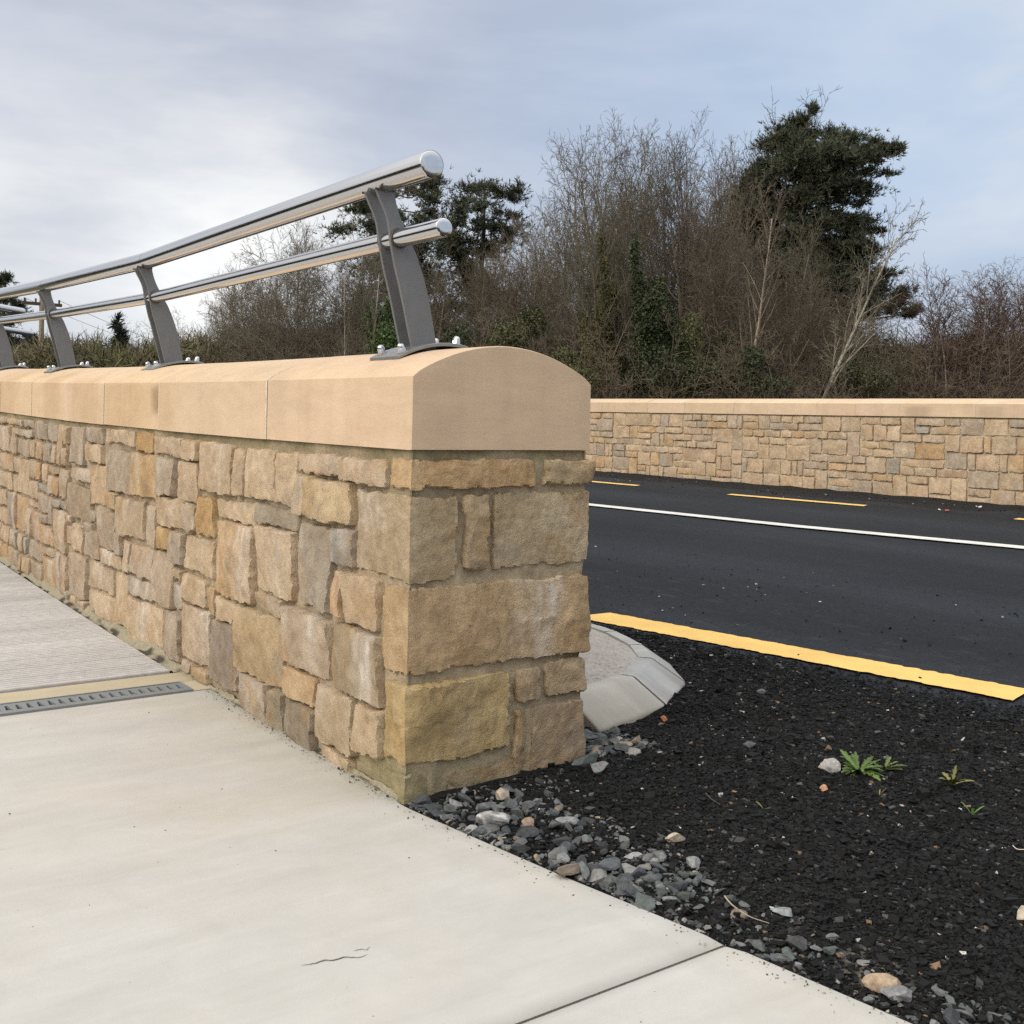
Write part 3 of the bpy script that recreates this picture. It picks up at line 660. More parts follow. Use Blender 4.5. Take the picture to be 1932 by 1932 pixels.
def coping(path_s, x0, lift, z_base, joints, name, parent, tone, seed, crest=.088, thick=T, oh=.0, stains=()):
    """individual coping stones with a cambered top, thin mortar joints between"""
    nk = 26; k = np.linspace(0, 1, nk); r = .006
    jm = MB()
    jw = lambda j: .0062 if (j == 1 and thick > .601) else .0032
    for j in range(len(joints)-1):
        a, b = joints[j]+jw(j), joints[j+1]-jw(j+1)
        ns = max(3, int((b-a)/.05)); S = np.unique(np.concatenate([[a, a+.003], np.linspace(a+.008, b-.008, ns), [b-.003, b]]))
        rj = np.random.default_rng(seed+j); dz, dx = rj.uniform(-.0015, .0015), rj.uniform(-.002, .002)
        prof = []
        zb = z_base; zt = z_base+HC
        for q in np.linspace(0, 1, 12): prof.append((-oh, zb+(HC-r)*q))
        for q in k:
            xx = -oh+(thick+2*oh)*q; e = min(q, 1-q)
            zz = zt+crest*(1-(2*q-1)**2)-(r*.6 if e == 0 else 0); xx = xx+(r*.4 if q == 0 else (-r*.4 if q == 1 else 0)); prof.append((xx, zz))
        for q in np.linspace(1, 0, 12): prof.append((thick+oh, zb+(HC-r)*q))
        prof = np.array(prof); cen = np.array([thick/2, zb+HC/2]); n = len(prof); V = []
        for s_ in S:
            e = min(s_-a, b-s_); sh = .003 if e < 1e-9 else (.0008 if e < .0035 else 0)
            d = prof-cen; L = np.linalg.norm(d, axis=1, keepdims=True); q = prof-d/L*sh
            V.append(np.c_[x0+dx+q[:, 0], np.full(n, s_), q[:, 1]+dz+float(lift(s_))])
        V = np.concatenate(V); F = grid_faces(len(S), n); m_ = len(S)
        idx = np.arange(n); capA = np.array([idx]); capB = np.array([(m_-1)*n+idx[::-1]])
        # triangle-fan free caps: strips between the left and right sides
        def strips(o, flip):
            h = n//2; f = [(o+i, o+i+1, o+n-2-i, o+n-1-i) for i in range(h-1)]
            f = np.array(f); return f[:, ::-1] if flip else f
        bot = np.array([(i*n, i*n+n-1, (i+1)*n+n-1, (i+1)*n) for i in range(m_-1)])
        base = np.array(tone)*(1+rj.uniform(-.05, .05))*np.array([1, 1+rj.uniform(-.015, .015), 1+rj.uniform(-.04, .04)])
        tn = base*(1+.035*fbm(V*np.array([5, 5, 9]), seed+3, 3))[:, None]
        for (ss, sw, zlo, zhi, amt, c_) in stains:
            wv = .02*fbm(np.stack([V[:, 2]*9, V[:, 2]*0, V[:, 2]*0], 1), int(ss*100), 3)
            q = np.exp(-(np.abs(V[:, 1]-ss-wv)/sw)**6)*sstep(zlo-.02, zlo+.02, V[:, 2])*sstep(zhi+.02, zhi-.02, V[:, 2])*amt*(V[:, 0] < x0+thick*.35)
            tn = tn*(1-q[:, None])+q[:, None]*np.array(c_)
        tn = np.clip(tn, .02, .9)
        o = mesh('coping_stone', V, [F, strips(0, False), strips((m_-1)*n, True), bot], MATS['coping_sandstone'], parent, True, tn)
        o.data.set_sharp_from_angle(angle=math.radians(28))
        # pointing in the joint, finished a hair below the stone
        if j:
            jb = joints[j]; q = cen+(prof-cen)*.9988
            V2 = np.concatenate([np.c_[x0+q[:, 0], np.full(n, jb+e), q[:, 1]+float(lift(jb))] for e in (-jw(j)-.0004, jw(j)+.0004)])
            jm.add(V2, grid_faces(2, n), (.60, .52, .41))
    jm.build('joint_pointing', MATS['mortar'], parent, True)
COPT = (.585, .445, .305)
nj = [-.004, .921, 1.989, 2.765, 3.476, 4.199]
while nj[-1] < 15.9: nj.append(nj[-1]+rng.uniform(.7, .95))
WET = (.40, .26, .14)
coping(None, -.004, g, H-HC, nj, 'coping', wall, COPT, 300, thick=T+.008, stains=[
    (2.03, .032, .985, 1.10, .9, (.19, .115, .06)), (2.45, .33, .90, 1.115, .42, WET), (1.90, .10, .86, 1.12, .30, WET), (3.05, .20, .86, 1.15, .40, WET), (3.30, .07, .86, 1.15, .25, WET), (3.75, .18, .86, 1.2, .30, WET), (1.72, .03, .9, 1.12, .25, (.62, .47, .32)), (4.9, .3, .9, 1.3, .3, WET)])

# mortar haunch and dirt along the foot of the wall by the deck
mb = MB(); S = np.linspace(.02, 9, 520)
V = []; C_ = []
for s_ in S:
    w = .012+.020*sstep(1.45, 1.75, s_)*(1-.4*sstep(2.6, 4.5, s_)); w += .004*vn(np.array([[s_*9, 0, 0]]), 71)[0]+.003*vn(np.array([[s_*31, 0, 0]]), 74)[0]; h = w*1.2
    for q in np.linspace(0, 1, 7):
        nn = vn(np.array([[s_*60, q*5, 0]]), 72)[0]*.004
        V.append((.004-w*(1-q)*1.3+nn, s_, float(g(s_))-.004+h*q**1.6+nn*.8))
        dk = sstep(.1, .6, vn(np.array([[s_*14, q*2, 3]]), 73)[0]+.9*(.45-q))
        C_.append(np.array((.31, .28, .205))*(1-dk)+dk*np.array((.07, .06, .045)))
mb.add(np.array(V), grid_faces(len(S), 7)[:, ::-1], np.array(C_))
mb.build('mortar_haunch', MATS['mortar'], wall, True)

# far wall
fw = tag(empty('stone_wall', (WF, 0, .17)), 'long low sandstone wall with pale coping across the road, no handrail', 'wall'); fw.location = (0, 0, 0)
mb = MB()
for i, (a, b, c, d) in enumerate(pack(-9, 24, -.02, H-.1535-.012, .0935, [(3, 2), (2, 2), (3, 2), (4, 2), (2, 1), (3, 1), (1, 2), (2, 3), (3, 2), (4, 1), (2, 2)], np.random.default_rng(19), gap=.009)):
    vis = 2 < a < 11
    stone(mb, path_far, gfar, a, b, c, d, .022 if vis else .05, rng.uniform(.0, .012), 5000+i, tuple(1.12*_pc[rng.choice(len(_pc), p=_pw)]), .8)
sm_angle(mb.build('stonework', MATS['sandstone'], fw, True), 36)
mortar_core(path_far, np.concatenate([np.arange(-9, 2, .1), np.arange(2, 11, .03), np.arange(11, 24, .1)]), gfar, 'mortar', fw, H-.1535, 160, tone=(.45, .38, .28))
_HC = HC; HC = .1535
fj = [-9.0]
while fj[-1] < 2.7: fj.append(fj[-1]+rng.uniform(.6, .95))
fj += [3.45, 4.283, 5.239, 5.843, 6.424, 7.214, 7.797, 8.729, 9.49, 10.52]
while fj[-1] < 23.5: fj.append(fj[-1]+rng.uniform(.6, .95))
coping(None, WF-.006, gfar, H-HC, fj, 'coping', fw, (.60, .46, .325), 700, thick=.6, crest=.06, oh=.012, stains=[(5.0, .16, 1.13, 1.26, .6, (.36, .28, .20)), (4.1, .16, 1.14, 1.26, .45, (.37, .29, .21))])
HC = _HC

# ------------------------------------------------------------------ kerb and pad behind the end of the wall
def resample(P, n):
    # Catmull-Rom then uniform
    Q = []
    for i in range(len(P)-1):
        p0, p1, p2, p3 = P[max(i-1, 0)], P[i], P[i+1], P[min(i+2, len(P)-1)]
        for t in np.linspace(0, 1, 12, endpoint=False): Q.append(.5*((2*p1)+(p2-p0)*t+(2*p0-5*p1+4*p2-p3)*t*t+(3*p1-p0-3*p2+p3)*t**3))
    Q.append(P[-1]); Q = np.array(Q); L = np.concatenate([[0], np.cumsum(np.linalg.norm(np.diff(Q, axis=0), axis=1))])
    u = np.linspace(0, L[-1], n); return np.stack([np.interp(u, L, Q[:, 0]), np.interp(u, L, Q[:, 1])], 1), L[-1]
# straight kerb units meeting at mitred joints round the nose
kp = np.array([(.815, .185), (1.195, .270), (1.475, .462), (1.620, .690), (1.712, .970), (1.752, 1.32), (1.768, 1.9)]+[(1.775, 2.8+.915*i) for i in range(13)])
sg = np.diff(kp, axis=0); sg /= np.linalg.norm(sg, axis=1, keepdims=True); sn = np.stack([-sg[:, 1], sg[:, 0]], 1)
mit = np.concatenate([sn[:1], (sn[:-1]+sn[1:])/(1+np.sum(sn[:-1]*sn[1:], 1, keepdims=True)), sn[-1:]])      # inward mitre per corner
kerb = tag(empty('kerb', (0, 0, 0)), 'pale concrete splay kerb curving round behind the end of the wall', 'kerb')
KH = .105
kprof = [(.0, -.12), (.0, .016), (.003, .022), (.009, .028), (.112, KH-.008), (.120, KH-.002), (.130, KH), (.172, KH), (.174, KH-.05)]
KT = [(.44, .425, .385), (.385, .39, .385), (.40, .405, .40), (.39, .395, .385), (.41, .405, .39)]
jv, jf = [], []
for j in range(len(kp)-1):
    a, b = kp[j], kp[j+1]; Ln = np.linalg.norm(b-a); n = len(kprof); ks = np.unique(np.concatenate([[0, .004/Ln], np.linspace(.012/Ln, 1-.012/Ln, 24), [1-.004/Ln, 1]])); V = []
    for k in ks:
        e = min(k, 1-k)*Ln; sh = .0035 if e < .001 else (.001 if e < .005 else 0)
        for (d, z) in kprof:
            o_ = (mit[j]*(1-k)+mit[j+1]*k)*d; p = a+(b-a)*k+o_; p = p+sg[j]*(.0045*(1-2*k)); zz = float(zroad(*(a+(b-a)*k)))+z
            V.append((p[0]+sn[j][0]*sh, p[1]+sn[j][1]*sh, zz-sh))
    V = np.array(V); nz = fbm(V*13, 90+j, 4); h = V[:, 2]-zroad(V[:, 0], V[:, 1])
    V[:, :2] += (.0022*vn(V*34, 95))[:, None]*(h < .03)[:, None]; V[:, 2] += .0016*nz
    F = grid_faces(len(ks), n)[:, ::-1]
    tn = np.array(KT[j % 5])*(1+.11*nz+.07*fbm(V*45, 99, 3))[:, None]; dirt = sstep(.06, .0, h+.02*vn(V*22, 96))*(.55+.45*vn(V*16, 97)); tn = tn*(1-.6*dirt[:, None])+.6*dirt[:, None]*np.array((.21, .175, .115))
    caps = [np.array([list(range(n))]), np.array([[(len(ks)-1)*n+i for i in range(n)][::-1]])]
    o = mesh('kerb_stone', V, [F]+caps, MATS['concrete'], kerb, True, tn); o.data.set_sharp_from_angle(angle=math.radians(30))
    if j:                                                # pale pointing, struck slightly proud in the joint
        zb = float(zroad(*a)); V = []
        for q in (-.0055, .0055):
            for (d, z) in [(.001, -.12), (.001, .017), (.0035, .0235), (.009, .0295), (.112, KH-.006), (.121, KH-.0005), (.130, KH+.001), (.171, KH+.001)]:
                p = a+mit[j]*d+sg[j]*q; V.append((p[0], p[1], zb+z+.0008))
        jv += V; m_ = len(jv)-16; jf += (grid_faces(2, 8)[:, ::-1]+m_).tolist()
        mesh('joint_mortar', np.array(V), grid_faces(2, 8)[:, ::-1], MATS['mortar'], kerb, True, np.tile((.50, .49, .45), (16, 1)))
# the pad inside the kerb (exposed aggregate), bedded in a pale mortar margin
inner = kp+mit*.168; V = []; m_ = 10; q = []
for i in range(len(inner)-1):
    for k in np.linspace(0, 1, 12, endpoint=False): q.append(inner[i]*(1-k)+inner[i+1]*k)
for (x, y) in q:
    for k in np.linspace(0, 1, m_):
        xx = x+(T-x)*k; yy = y+(max(y, .30)-y)*k; V.append((xx, yy, float(zroad(x, y))+KH-.004+.006*min(1, k*6)))
V = np.array(V); V[:, 2] += .002*fbm(V*9, 98, 3)
tag(mesh('verge_pad', V, grid_faces(len(q), m_)[:, ::-1], MATS['exposed_aggregate'], None, True), kind='structure')

# ------------------------------------------------------------------ steel handrail
rail = tag(empty('handrail', (.2, .05, 1.2)), 'double tube polished steel handrail on curved grey posts along the near parapet', 'handrail'); rail.location = (0, 0, 0)
PS = [.33, 2.525, 4.30, 5.96, 7.75, 9.55]                     # post positions along the wall
TOP = [(.076, .055, 1.662), (.076, .33, 1.664), (.094, 2.525, 1.669), (.080, 4.30, 1.716), (.085, 5.96, 1.787), (.09, 7.75, 1.872), (.09, 9.55, 1.965), (.09, 10.2, 2.0)]
topz = lambda s_: float(np.interp(s_, [q[1] for q in TOP], [q[2] for q in TOP])); topx = lambda s_: float(np.interp(s_, [q[1] for q in TOP], [q[0] for q in TOP]))
surf = lambda t_, s_: H+float(g(s_))+.088*(1-((t_-T/2)/(T/2))**2)
PB = []                                                       # base point and height scale of every post
for s_ in PS:
    x_ = .21+topx(s_)-.076; z_ = surf(.21, s_)+.014; PB.append((x_, s_, z_, (topz(s_)-.034-z_)/.430))
LOW = [(PB[0][0]-.091, .055, PB[0][2]+.3*PB[0][3])]+[(x_-.091, s_, z_+.3*k_) for (x_, s_, z_, k_) in PB]+[(.115, 10.2, 1.81)]
def soften(P, d=.06):
    P = [np.array(p, float) for p in P]; out = [P[0]]
    for i in range(1, len(P)-1):
        a = (P[i-1]-P[i]); b = (P[i+1]-P[i]); a *= d/np.linalg.norm(a); b *= d/np.linalg.norm(b)
        for t in np.linspace(0, 1, 5): out.append((1-t)**2*(P[i]+a)+2*t*(1-t)*P[i]+t*t*(P[i]+b))
    out.append(P[-1]); return np.array(out)
def rail_tube(name, pts, r):
    V, F = sweep(soften(pts), r, 40); o = mesh(name, V, F, MATS['polished_steel'], rail, True)
    # slightly domed end cap with a fine welded rim
    c = np.array(pts[0]); V = [c+np.array([0, -.0035, 0])]; F3 = []; F4 = []
    for (q, y) in ((.5, -.003), (.9, -.0012), (.985, 0.0), (1.004, .002), (1.004, .006)):
        for t in range(40):
            a = 2*math.pi*t/40; V.append(c+np.array([math.cos(a)*r*q, y, math.sin(a)*r*q]))
    for t in range(40): F3.append((0, 1+t, 1+(t+1) % 40))
    for k in range(4):
        for t in range(40): a = 1+k*40+t; b = 1+k*40+(t+1) % 40; F4.append((a, a+40, b+40, b))
    mesh('end_cap', np.array(V), [np.array(F3), np.array(F4)], MATS['polished_steel'], o, True)
    # joint sleeves just before each post
    for i in range(2, len(pts)-1):
        p = np.array(pts[i]); V, F = sweep([p+np.array([0, -.052, 0]), p+np.array([0, -.050, 0])], r+.0006, 40); mesh('weld_seam', V, F, MATS['weld'], o, True)
    return o
rail_tube('top_rail', TOP, .037); rail_tube('lower_rail', LOW, .0262)

# post profile in the plane across the wall, relative to the base centre (x .21, z 1.2)
PL = [(.171, 1.186), (.126, 1.357), (.109, 1.413), (.097, 1.462), (.090, 1.492), (.086, 1.519), (.080, 1.549), (.068, 1.578), (.050, 1.610), (.040, 1.632)]
PR = [(.254, 1.190), (.217, 1.353), (.180, 1.452), (.159, 1.490), (.131, 1.540), (.117, 1.569), (.105, 1.604), (.099, 1.636)]
def cr(P, n):
    q, _ = resample(np.array(P), n); return q
def make_post():
    n = 26; Lp, Rp = cr(PL, n), cr(PR, n); mb = MB()
    for s0 in (-.0375, .0275):
        V = []; 
        for i in range(n):
            for (x, y) in ((Lp[i][0], s0), (Rp[i][0], s0), (Rp[i][0], s0+.010), (Lp[i][0], s0+.010)):
                z = Lp[i][1] if x == Lp[i][0] else Rp[i][1]; V.append((x-.21, y, z-1.2))
        V = np.array(V); F = []
        for i in range(n-1):
            for k in range(4): a = i*4+k; b = i*4+(k+1) % 4; F.append((a, b, b+4, a+4))
        F += [(3, 2, 1, 0), ((n-1)*4, (n-1)*4+1, (n-1)*4+2, (n-1)*4+3)]
        mb.add(V, np.array(F))
    o = mb.build('post', MATS['grey_steel'], rail); bevel(o, .0012, 2); 
    # curved base plate
    mb = MB(); k = 18; xs = np.linspace(-.112, .122, k); y0, y1 = -.085, .085; V = []
    zc = lambda x: surf(.21+x, 0)-surf(.21, 0)-.014+.002+.008*(1-((x-.005)/.117)**2)
    for x in xs:
        for (y, dz) in ((y0, 0), (y0, .010), (y1, .010), (y1, 0)): V.append((x, y, zc(x)+dz))
    F = []
    for i in range(k-1):
        for q in range(4): a = i*4+q; b = i*4+(q+1) % 4; F.append((a, b, b+4, a+4))
    F += [(3, 2, 1, 0), ((k-1)*4, (k-1)*4+1, (k-1)*4+2, (k-1)*4+3)]
    mb.add(np.array(V), np.array(F)); pl = mb.build('base_plate', MATS['plate_steel'], o); bevel(pl, .0015, 2)
    # four dome nuts
    for bx in (-.085, .095):
        for by in (-.058, .058):
            z = zc(bx)+.010; mb = MB()
            lean = math.atan2(zc(bx+.004)-zc(bx-.004), .008)
            def ring(r, h, nseg, ph=0): return [(math.cos(2*math.pi*i/nseg+ph)*r, math.sin(2*math.pi*i/nseg+ph)*r, h) for i in range(nseg)]
            V = []; F = []
            prof = [(.0165, 0, 24), (.0165, .0025, 24), (.0125, .0026, 24), (.0125, .011, 24), (.0108, .0118, 24), (.0106, .015, 24), (.0098, .019, 24), (.0078, .0225, 24), (.0045, .0247, 24), (.0004, .0254, 24)]
            for (r, h, m) in prof:
                for i in range(m):
                    a = 2*math.pi*i/m; rr = r
                    if .0026 <= h <= .011: rr = r*math.cos(math.pi/6)/math.cos((a % (math.pi/3))-math.pi/6)
                    V.append((math.cos(a)*rr, math.sin(a)*rr, h))
            for j in range(len(prof)-1):
                for i in range(24): a = j*24+i; b = j*24+(i+1) % 24; F.append((a, b, b+24, a+24))
            V = np.array(V); c, s_ = math.cos(-lean), math.sin(-lean); V = np.stack([V[:, 0]*c+V[:, 2]*s_, V[:, 1], -V[:, 0]*s_+V[:, 2]*c], 1)+np.array([bx, by, z])
            mb.add(V, np.array(F)); sm_angle(mb.build('dome_nut', MATS['polished_steel'], o), 30)
    # collars where the lower rail passes through, and weld beads under the top rail
    for y in (-.040, .0395):
        th = np.linspace(0, 2*math.pi, 29); P = np.stack([-.091+.0275*np.cos(th), np.full(29, y), .300+.0275*np.sin(th)], 1)[None]
        V, F = tubes(P, np.full((1, 29), .0026), 6); mesh('collar', V, F, MATS['weld'], o, True)
    for y in (-.039, .039):
        x = np.linspace(-.172, -.110, 8); P = np.stack([x, np.full(8, y), .4305-.002*np.cos(x*300)], 1)[None]
        V, F = tubes(P, np.full((1, 8), .0035), 6); mesh('weld_bead', V, F, MATS['weld'], o, True)
    return o
p0 = make_post()
def copy_part(o, parent):
    c = o.copy(); COL.objects.link(c); c.parent = parent
    for ch in [q for q in bpy.data.objects if q.parent == o]:
        d = ch.copy(); COL.objects.link(d); d.parent = c
    return c
posts = [p0]+[copy_part(p0, rail) for _ in PS[1:]]
for o, (x_, s_, z_, k_) in zip(posts, PB):
    o.location = (x_, s_, z_); o.scale = (1, 1, k_)

# rail ends of the next stretch, beyond the wall
def far_rail():
    o = tag(empty('handrail', (0, 0, 0)), 'short end of a second steel handrail showing behind the rails at the far left', 'handrail')
    d = np.array([-.77, -.64, .02]); d /= np.linalg.norm(d)
    for nm, (u, v), r in (('top_rail', (38, 588), .037), ('lower_rail', (56, 629), .03)):
        x, y = pt(u, 11.0); e = np.array([x, y, zat(u, v, 11.0)]); pts = [e, e+d*.3, e+d*1.6]
        V, F = sweep(pts, r, 28); q = mesh(nm, V, F, MATS['polished_steel'], o, True)
        th = np.arange(28)*2*math.pi/28; w = np.array([d[1], -d[0], 0]); w /= np.linalg.norm(w); up = np.cross(w, d)
        V = np.concatenate([[e-d*.004], e+r*(np.cos(th)[:, None]*w+np.sin(th)[:, None]*up)]); F = np.array([(0, 1+i, 1+(i+1) % 28) for i in range(28)])
        mesh('end_cap', V, F, MATS['plate_steel'], q, True)
        low = e+d*.95
    mb = MB(); mb.box(low[0]-.03, low[0]+.03, low[1]-.03, low[1]+.03, -.45, low[2]+.6); bevel(mb.build('post', MATS['grey_steel'], o), .004)
far_rail()

# ------------------------------------------------------------------ trees and shrubs
def grow(Rn, out, p, d, L, r, lev, P):
    n = P['seg'][lev]; st = L/n; pts = [p]; dirs = [d]; w = P['wig'][lev]; up = P['up'][lev]
    for i in range(n):
        x = d[0]+Rn.gauss(0, w); y = d[1]+Rn.gauss(0, w); z = d[2]+Rn.gauss(0, w)+up
        l = math.sqrt(x*x+y*y+z*z); d = (x/l, y/l, z/l); p = (p[0]+d[0]*st, p[1]+d[1]*st, p[2]+d[2]*st); pts.append(p); dirs.append(d)
    tip = P['tip'][lev]
    out[lev].append((pts, r, r*tip))
    if lev+1 >= len(P['seg']): return
    k = max(1, int(P['n'][lev]*Rn.uniform(.8, 1.2)*(1 if lev == 0 else min(1.5, max(.55, L/P['ref'][lev])))))
    s0 = P['st'][lev]; az = Rn.uniform(0, 6.28)
    for j in range(k):
        t = s0+(1-s0)*((j+Rn.random())/k); a = min(int(t*n), n-1); f = t*n-a
        q = tuple(pts[a][i]*(1-f)+pts[a+1][i]*f for i in range(3)); dd = dirs[a+1]
        az += 2.4+Rn.uniform(-.5, .5); an = Rn.uniform(*P['ang'][lev])
        # a perpendicular frame
        ax = (1, 0, 0) if abs(dd[0]) < .8 else (0, 1, 0)
        ux = (dd[1]*ax[2]-dd[2]*ax[1], dd[2]*ax[0]-dd[0]*ax[2], dd[0]*ax[1]-dd[1]*ax[0]); l = math.sqrt(sum(c*c for c in ux)); ux = tuple(c/l for c in ux)
        vx = (dd[1]*ux[2]-dd[2]*ux[1], dd[2]*ux[0]-dd[0]*ux[2], dd[0]*ux[1]-dd[1]*ux[0])
        ca, sa = math.cos(an), math.sin(an); c1, s1 = math.cos(az)*sa, math.sin(az)*sa
        nd = tuple(dd[i]*ca+ux[i]*c1+vx[i]*s1 for i in range(3))
        rt = r*(1-t)+r*tip*t
        grow(Rn, out, q, nd, L*P['rat'][lev]*(1-P['tap'][lev]*t)*Rn.uniform(.65, 1.2), max(P['rmin'], rt*P['rr'][lev]), lev+1, P)
SIDES = [8, 5, 4, 3, 3]
def to_mesh(name, polys, mt, parent, tints, tint_fn=None):
    Vs, Fs, Ts, n0 = [], [], [], 0
    for lev, pl in polys:
        if not pl: continue
        P = np.array([q[0] for q in pl]); k = P.shape[1]; r0 = np.array([q[1] for q in pl])[:, None]; r1 = np.array([q[2] for q in pl])[:, None]
        t = np.linspace(0, 1, k)[None]; V, F = tubes(P, r0*(1-t)+r1*t, SIDES[lev])
        c = np.repeat(np.array(tints[lev])[None]*rng.uniform(.75, 1.25, (len(pl), 1)), k*SIDES[lev], 0)
        Vs.append(V); Fs.append(F+n0); Ts.append(c); n0 += len(V)
    V = np.concatenate(Vs); Tn = np.concatenate(Ts)
    if tint_fn is not None: Tn = tint_fn(V, Tn)
    return mesh(name, V, np.concatenate(Fs), mt, parent, True, Tn)
BARK = (.135, .115, .09); BR = (.13, .113, .09); TW = (.112, .096, .076)
PVASE = dict(seg=[10, 7, 5, 3, 2], wig=[.05, .09, .13, .16, .2], up=[.03, .07, .05, .03, .03], tip=[.25, .3, .4, .5, .6], n=[19, 11, 7, 4], ref=[9, 2.4, 1.2, .62], st=[.26, .12, .12, .1], ang=[(.35, .75), (.35, .8), (.35, .9), (.4, .9)], rat=[.36, .55, .62, .68], tap=[.5, .35, .3, .25], rr=[.48, .52, .6, .75], rmin=.0062)
PSPREAD = dict(PVASE, wig=[.07, .13, .17, .2, .22], up=[.02, .03, .03, .03, .02], n=[13, 12, 8, 5], st=[.22, .15, .15, .1], ang=[(.6, 1.15), (.45, 1.0), (.4, 1.0), (.4, 1.0)], rat=[.62, .52, .58, .62], tap=[.45, .4, .3, .25])
PFINE = dict(PVASE, wig=[.03, .06, .1, .13, .15], up=[.02, .09, .06, .02, .0], n=[22, 11, 7, 4], st=[.18, .15, .1, .1], ang=[(.35, .7), (.3, .7), (.3, .8), (.3, .8)], rat=[.34, .55, .62, .68])
PBUSH = dict(PVASE, wig=[.12, .16, .2, .22, .22], up=[.03, .03, .02, .02, .0], n=[11, 9, 7, 4], st=[.12, .12, .1, .1], ang=[(.5, 1.1), (.5, 1.1), (.5, 1.1), (.5, 1.1)], rat=[.52, .58, .62, .68], rmin=.0055)
def bare(seed, P, stems, h, r, lean=(0, 0), spread=.25, pale=None, tint=1.0, twc=TW, name='bare_tree'):
    Rn = random.Random(seed); out = [[] for _ in P['seg']]
    for k in range(stems):
        a = 6.28*k/stems+Rn.uniform(-.5, .5); sp = spread*(0 if stems == 1 else Rn.uniform(.5, 1.2))
        d = (math.cos(a)*sp+lean[0], math.sin(a)*sp+lean[1], 1.0); l = math.sqrt(sum(c*c for c in d)); d = tuple(c/l for c in d)
        grow(Rn, out, (math.cos(a)*r*.8*(stems > 1), math.sin(a)*r*.8*(stems > 1), 0), d, h*Rn.uniform(.78, 1.02)*(1 if k else 1.0)*.92, r*(1 if stems == 1 else .7), 0, P)
    root = empty(name)
    tb = BARK if pale is None else pale
    def barkfn(V, Tn):
        if pale is None: return Tn
        m_ = sstep(.15, .5, vn(V*np.array([3, 3, 5.0]), seed)); return Tn*(1-.75*m_[:, None]*np.ones(3))
    to_mesh('trunk', [(0, out[0])], MATS['bark'], root, [tb]*5, barkfn)
    br = BR if pale is None else tuple(.35*a+.65*b for a, b in zip(pale, BR))
    to_mesh('crown', [(l, out[l]) for l in range(1, len(out))], MATS['twig'], root, [tb, br, tuple(tint*c for c in BR), tuple(tint*c for c in twc), tuple(tint*c for c in twc)])
    return root
def dup(root, label, group=None):
    r = root.copy(); COL.objects.link(r); r['label'] = label
    for ch in [q for q in bpy.data.objects if q.parent == root]:
        c = ch.copy(); COL.objects.link(c); c.parent = r
    return r
def leaf_cloud(centers, radii, n, size, cols, seed, up=.3):
    """small folded leaves scattered through ellipsoids"""
    rr = np.random.default_rng(seed); C_ = np.asarray(centers, float); Rd = np.asarray(radii, float)
    w = (Rd[:, 0]*Rd[:, 2]); idx = rr.choice(len(C_), n, p=w/w.sum())
    d = rr.normal(size=(n, 3)); d /= np.linalg.norm(d, axis=1, keepdims=True); rad = rr.uniform(.15, 1.05, (n, 1))**.6
    P = C_[idx]+d*rad*Rd[idx]; P = P+.12*Rd[idx]*fbm(P*3, seed, 2)[:, None]
    a = rr.normal(size=(n, 3)); a[:, 2] += up; a /= np.linalg.norm(a, axis=1, keepdims=True); b = np.cross(a, rr.normal(size=(n, 3))); b /= np.linalg.norm(b, axis=1, keepdims=True)
    L = size*rr.uniform(.6, 1.4, (n, 1)); W = L*.36
    nn = np.cross(a, b)
    V = np.stack([P, P+a*L*.5+b*W+nn*L*.1, P+a*L, P+a*L*.5-b*W+nn*L*.1], 1).reshape(-1, 3)
    F = np.arange(n*4).reshape(n, 4); cols = np.asarray(cols); c = cols[rr.integers(0, len(cols), n)]*rr.uniform(.7, 1.35, (n, 1))
    clump = rr.uniform(.75, 1.25, len(C_)); c = c*clump[idx][:, None]
    return V, F, np.repeat(c, 4, 0)
def needle_cloud(centers, radii, n, size, cols, seed, width=.16):
    """tufts of needles: every tuft seven narrow blades fanned round an upswept shoot"""
    rr = np.random.default_rng(seed); C_ = np.asarray(centers, float); Rd = np.asarray(radii, float)
    w = (Rd[:, 0]*(Rd[:, 2]+.1)); m_ = n//7; idx = rr.choice(len(C_), m_, p=w/w.sum())
    d = rr.normal(size=(m_, 3)); d[:, 2] += .25; d /= np.linalg.norm(d, axis=1, keepdims=True); rad = np.abs(rr.normal(0, .58, (m_, 1)))
    P = C_[idx]+d*rad*Rd[idx]; P += .42*Rd[idx]*np.stack([fbm(P*2.4, seed+i, 3) for i in range(3)], 1)
    ax = d*.8+np.array([0, 0, .6]); ax /= np.linalg.norm(ax, axis=1, keepdims=True)
    cl = rr.uniform(.7, 1.3, len(C_)); cols = np.asarray(cols); ct = cols[rr.integers(0, len(cols), m_)]*rr.uniform(.7, 1.35, (m_, 1))*cl[idx][:, None]
    P = np.repeat(P, 7, 0); A = np.repeat(ax, 7, 0)+rr.normal(size=(m_*7, 3))*.55; A /= np.linalg.norm(A, axis=1, keepdims=True)
    b = np.cross(A, rr.normal(size=A.shape)); b /= np.linalg.norm(b, axis=1, keepdims=True)
    L = size*rr.uniform(.6, 1.4, (len(P), 1)); V = np.stack([P-b*L*width*.5, P+b*L*width*.5, P+A*L+b*L*width*.2, P+A*L-b*L*width*.2], 1).reshape(-1, 3)
    return V, np.arange(len(V)).reshape(-1, 4), np.repeat(np.repeat(ct, 7, 0), 4, 0)

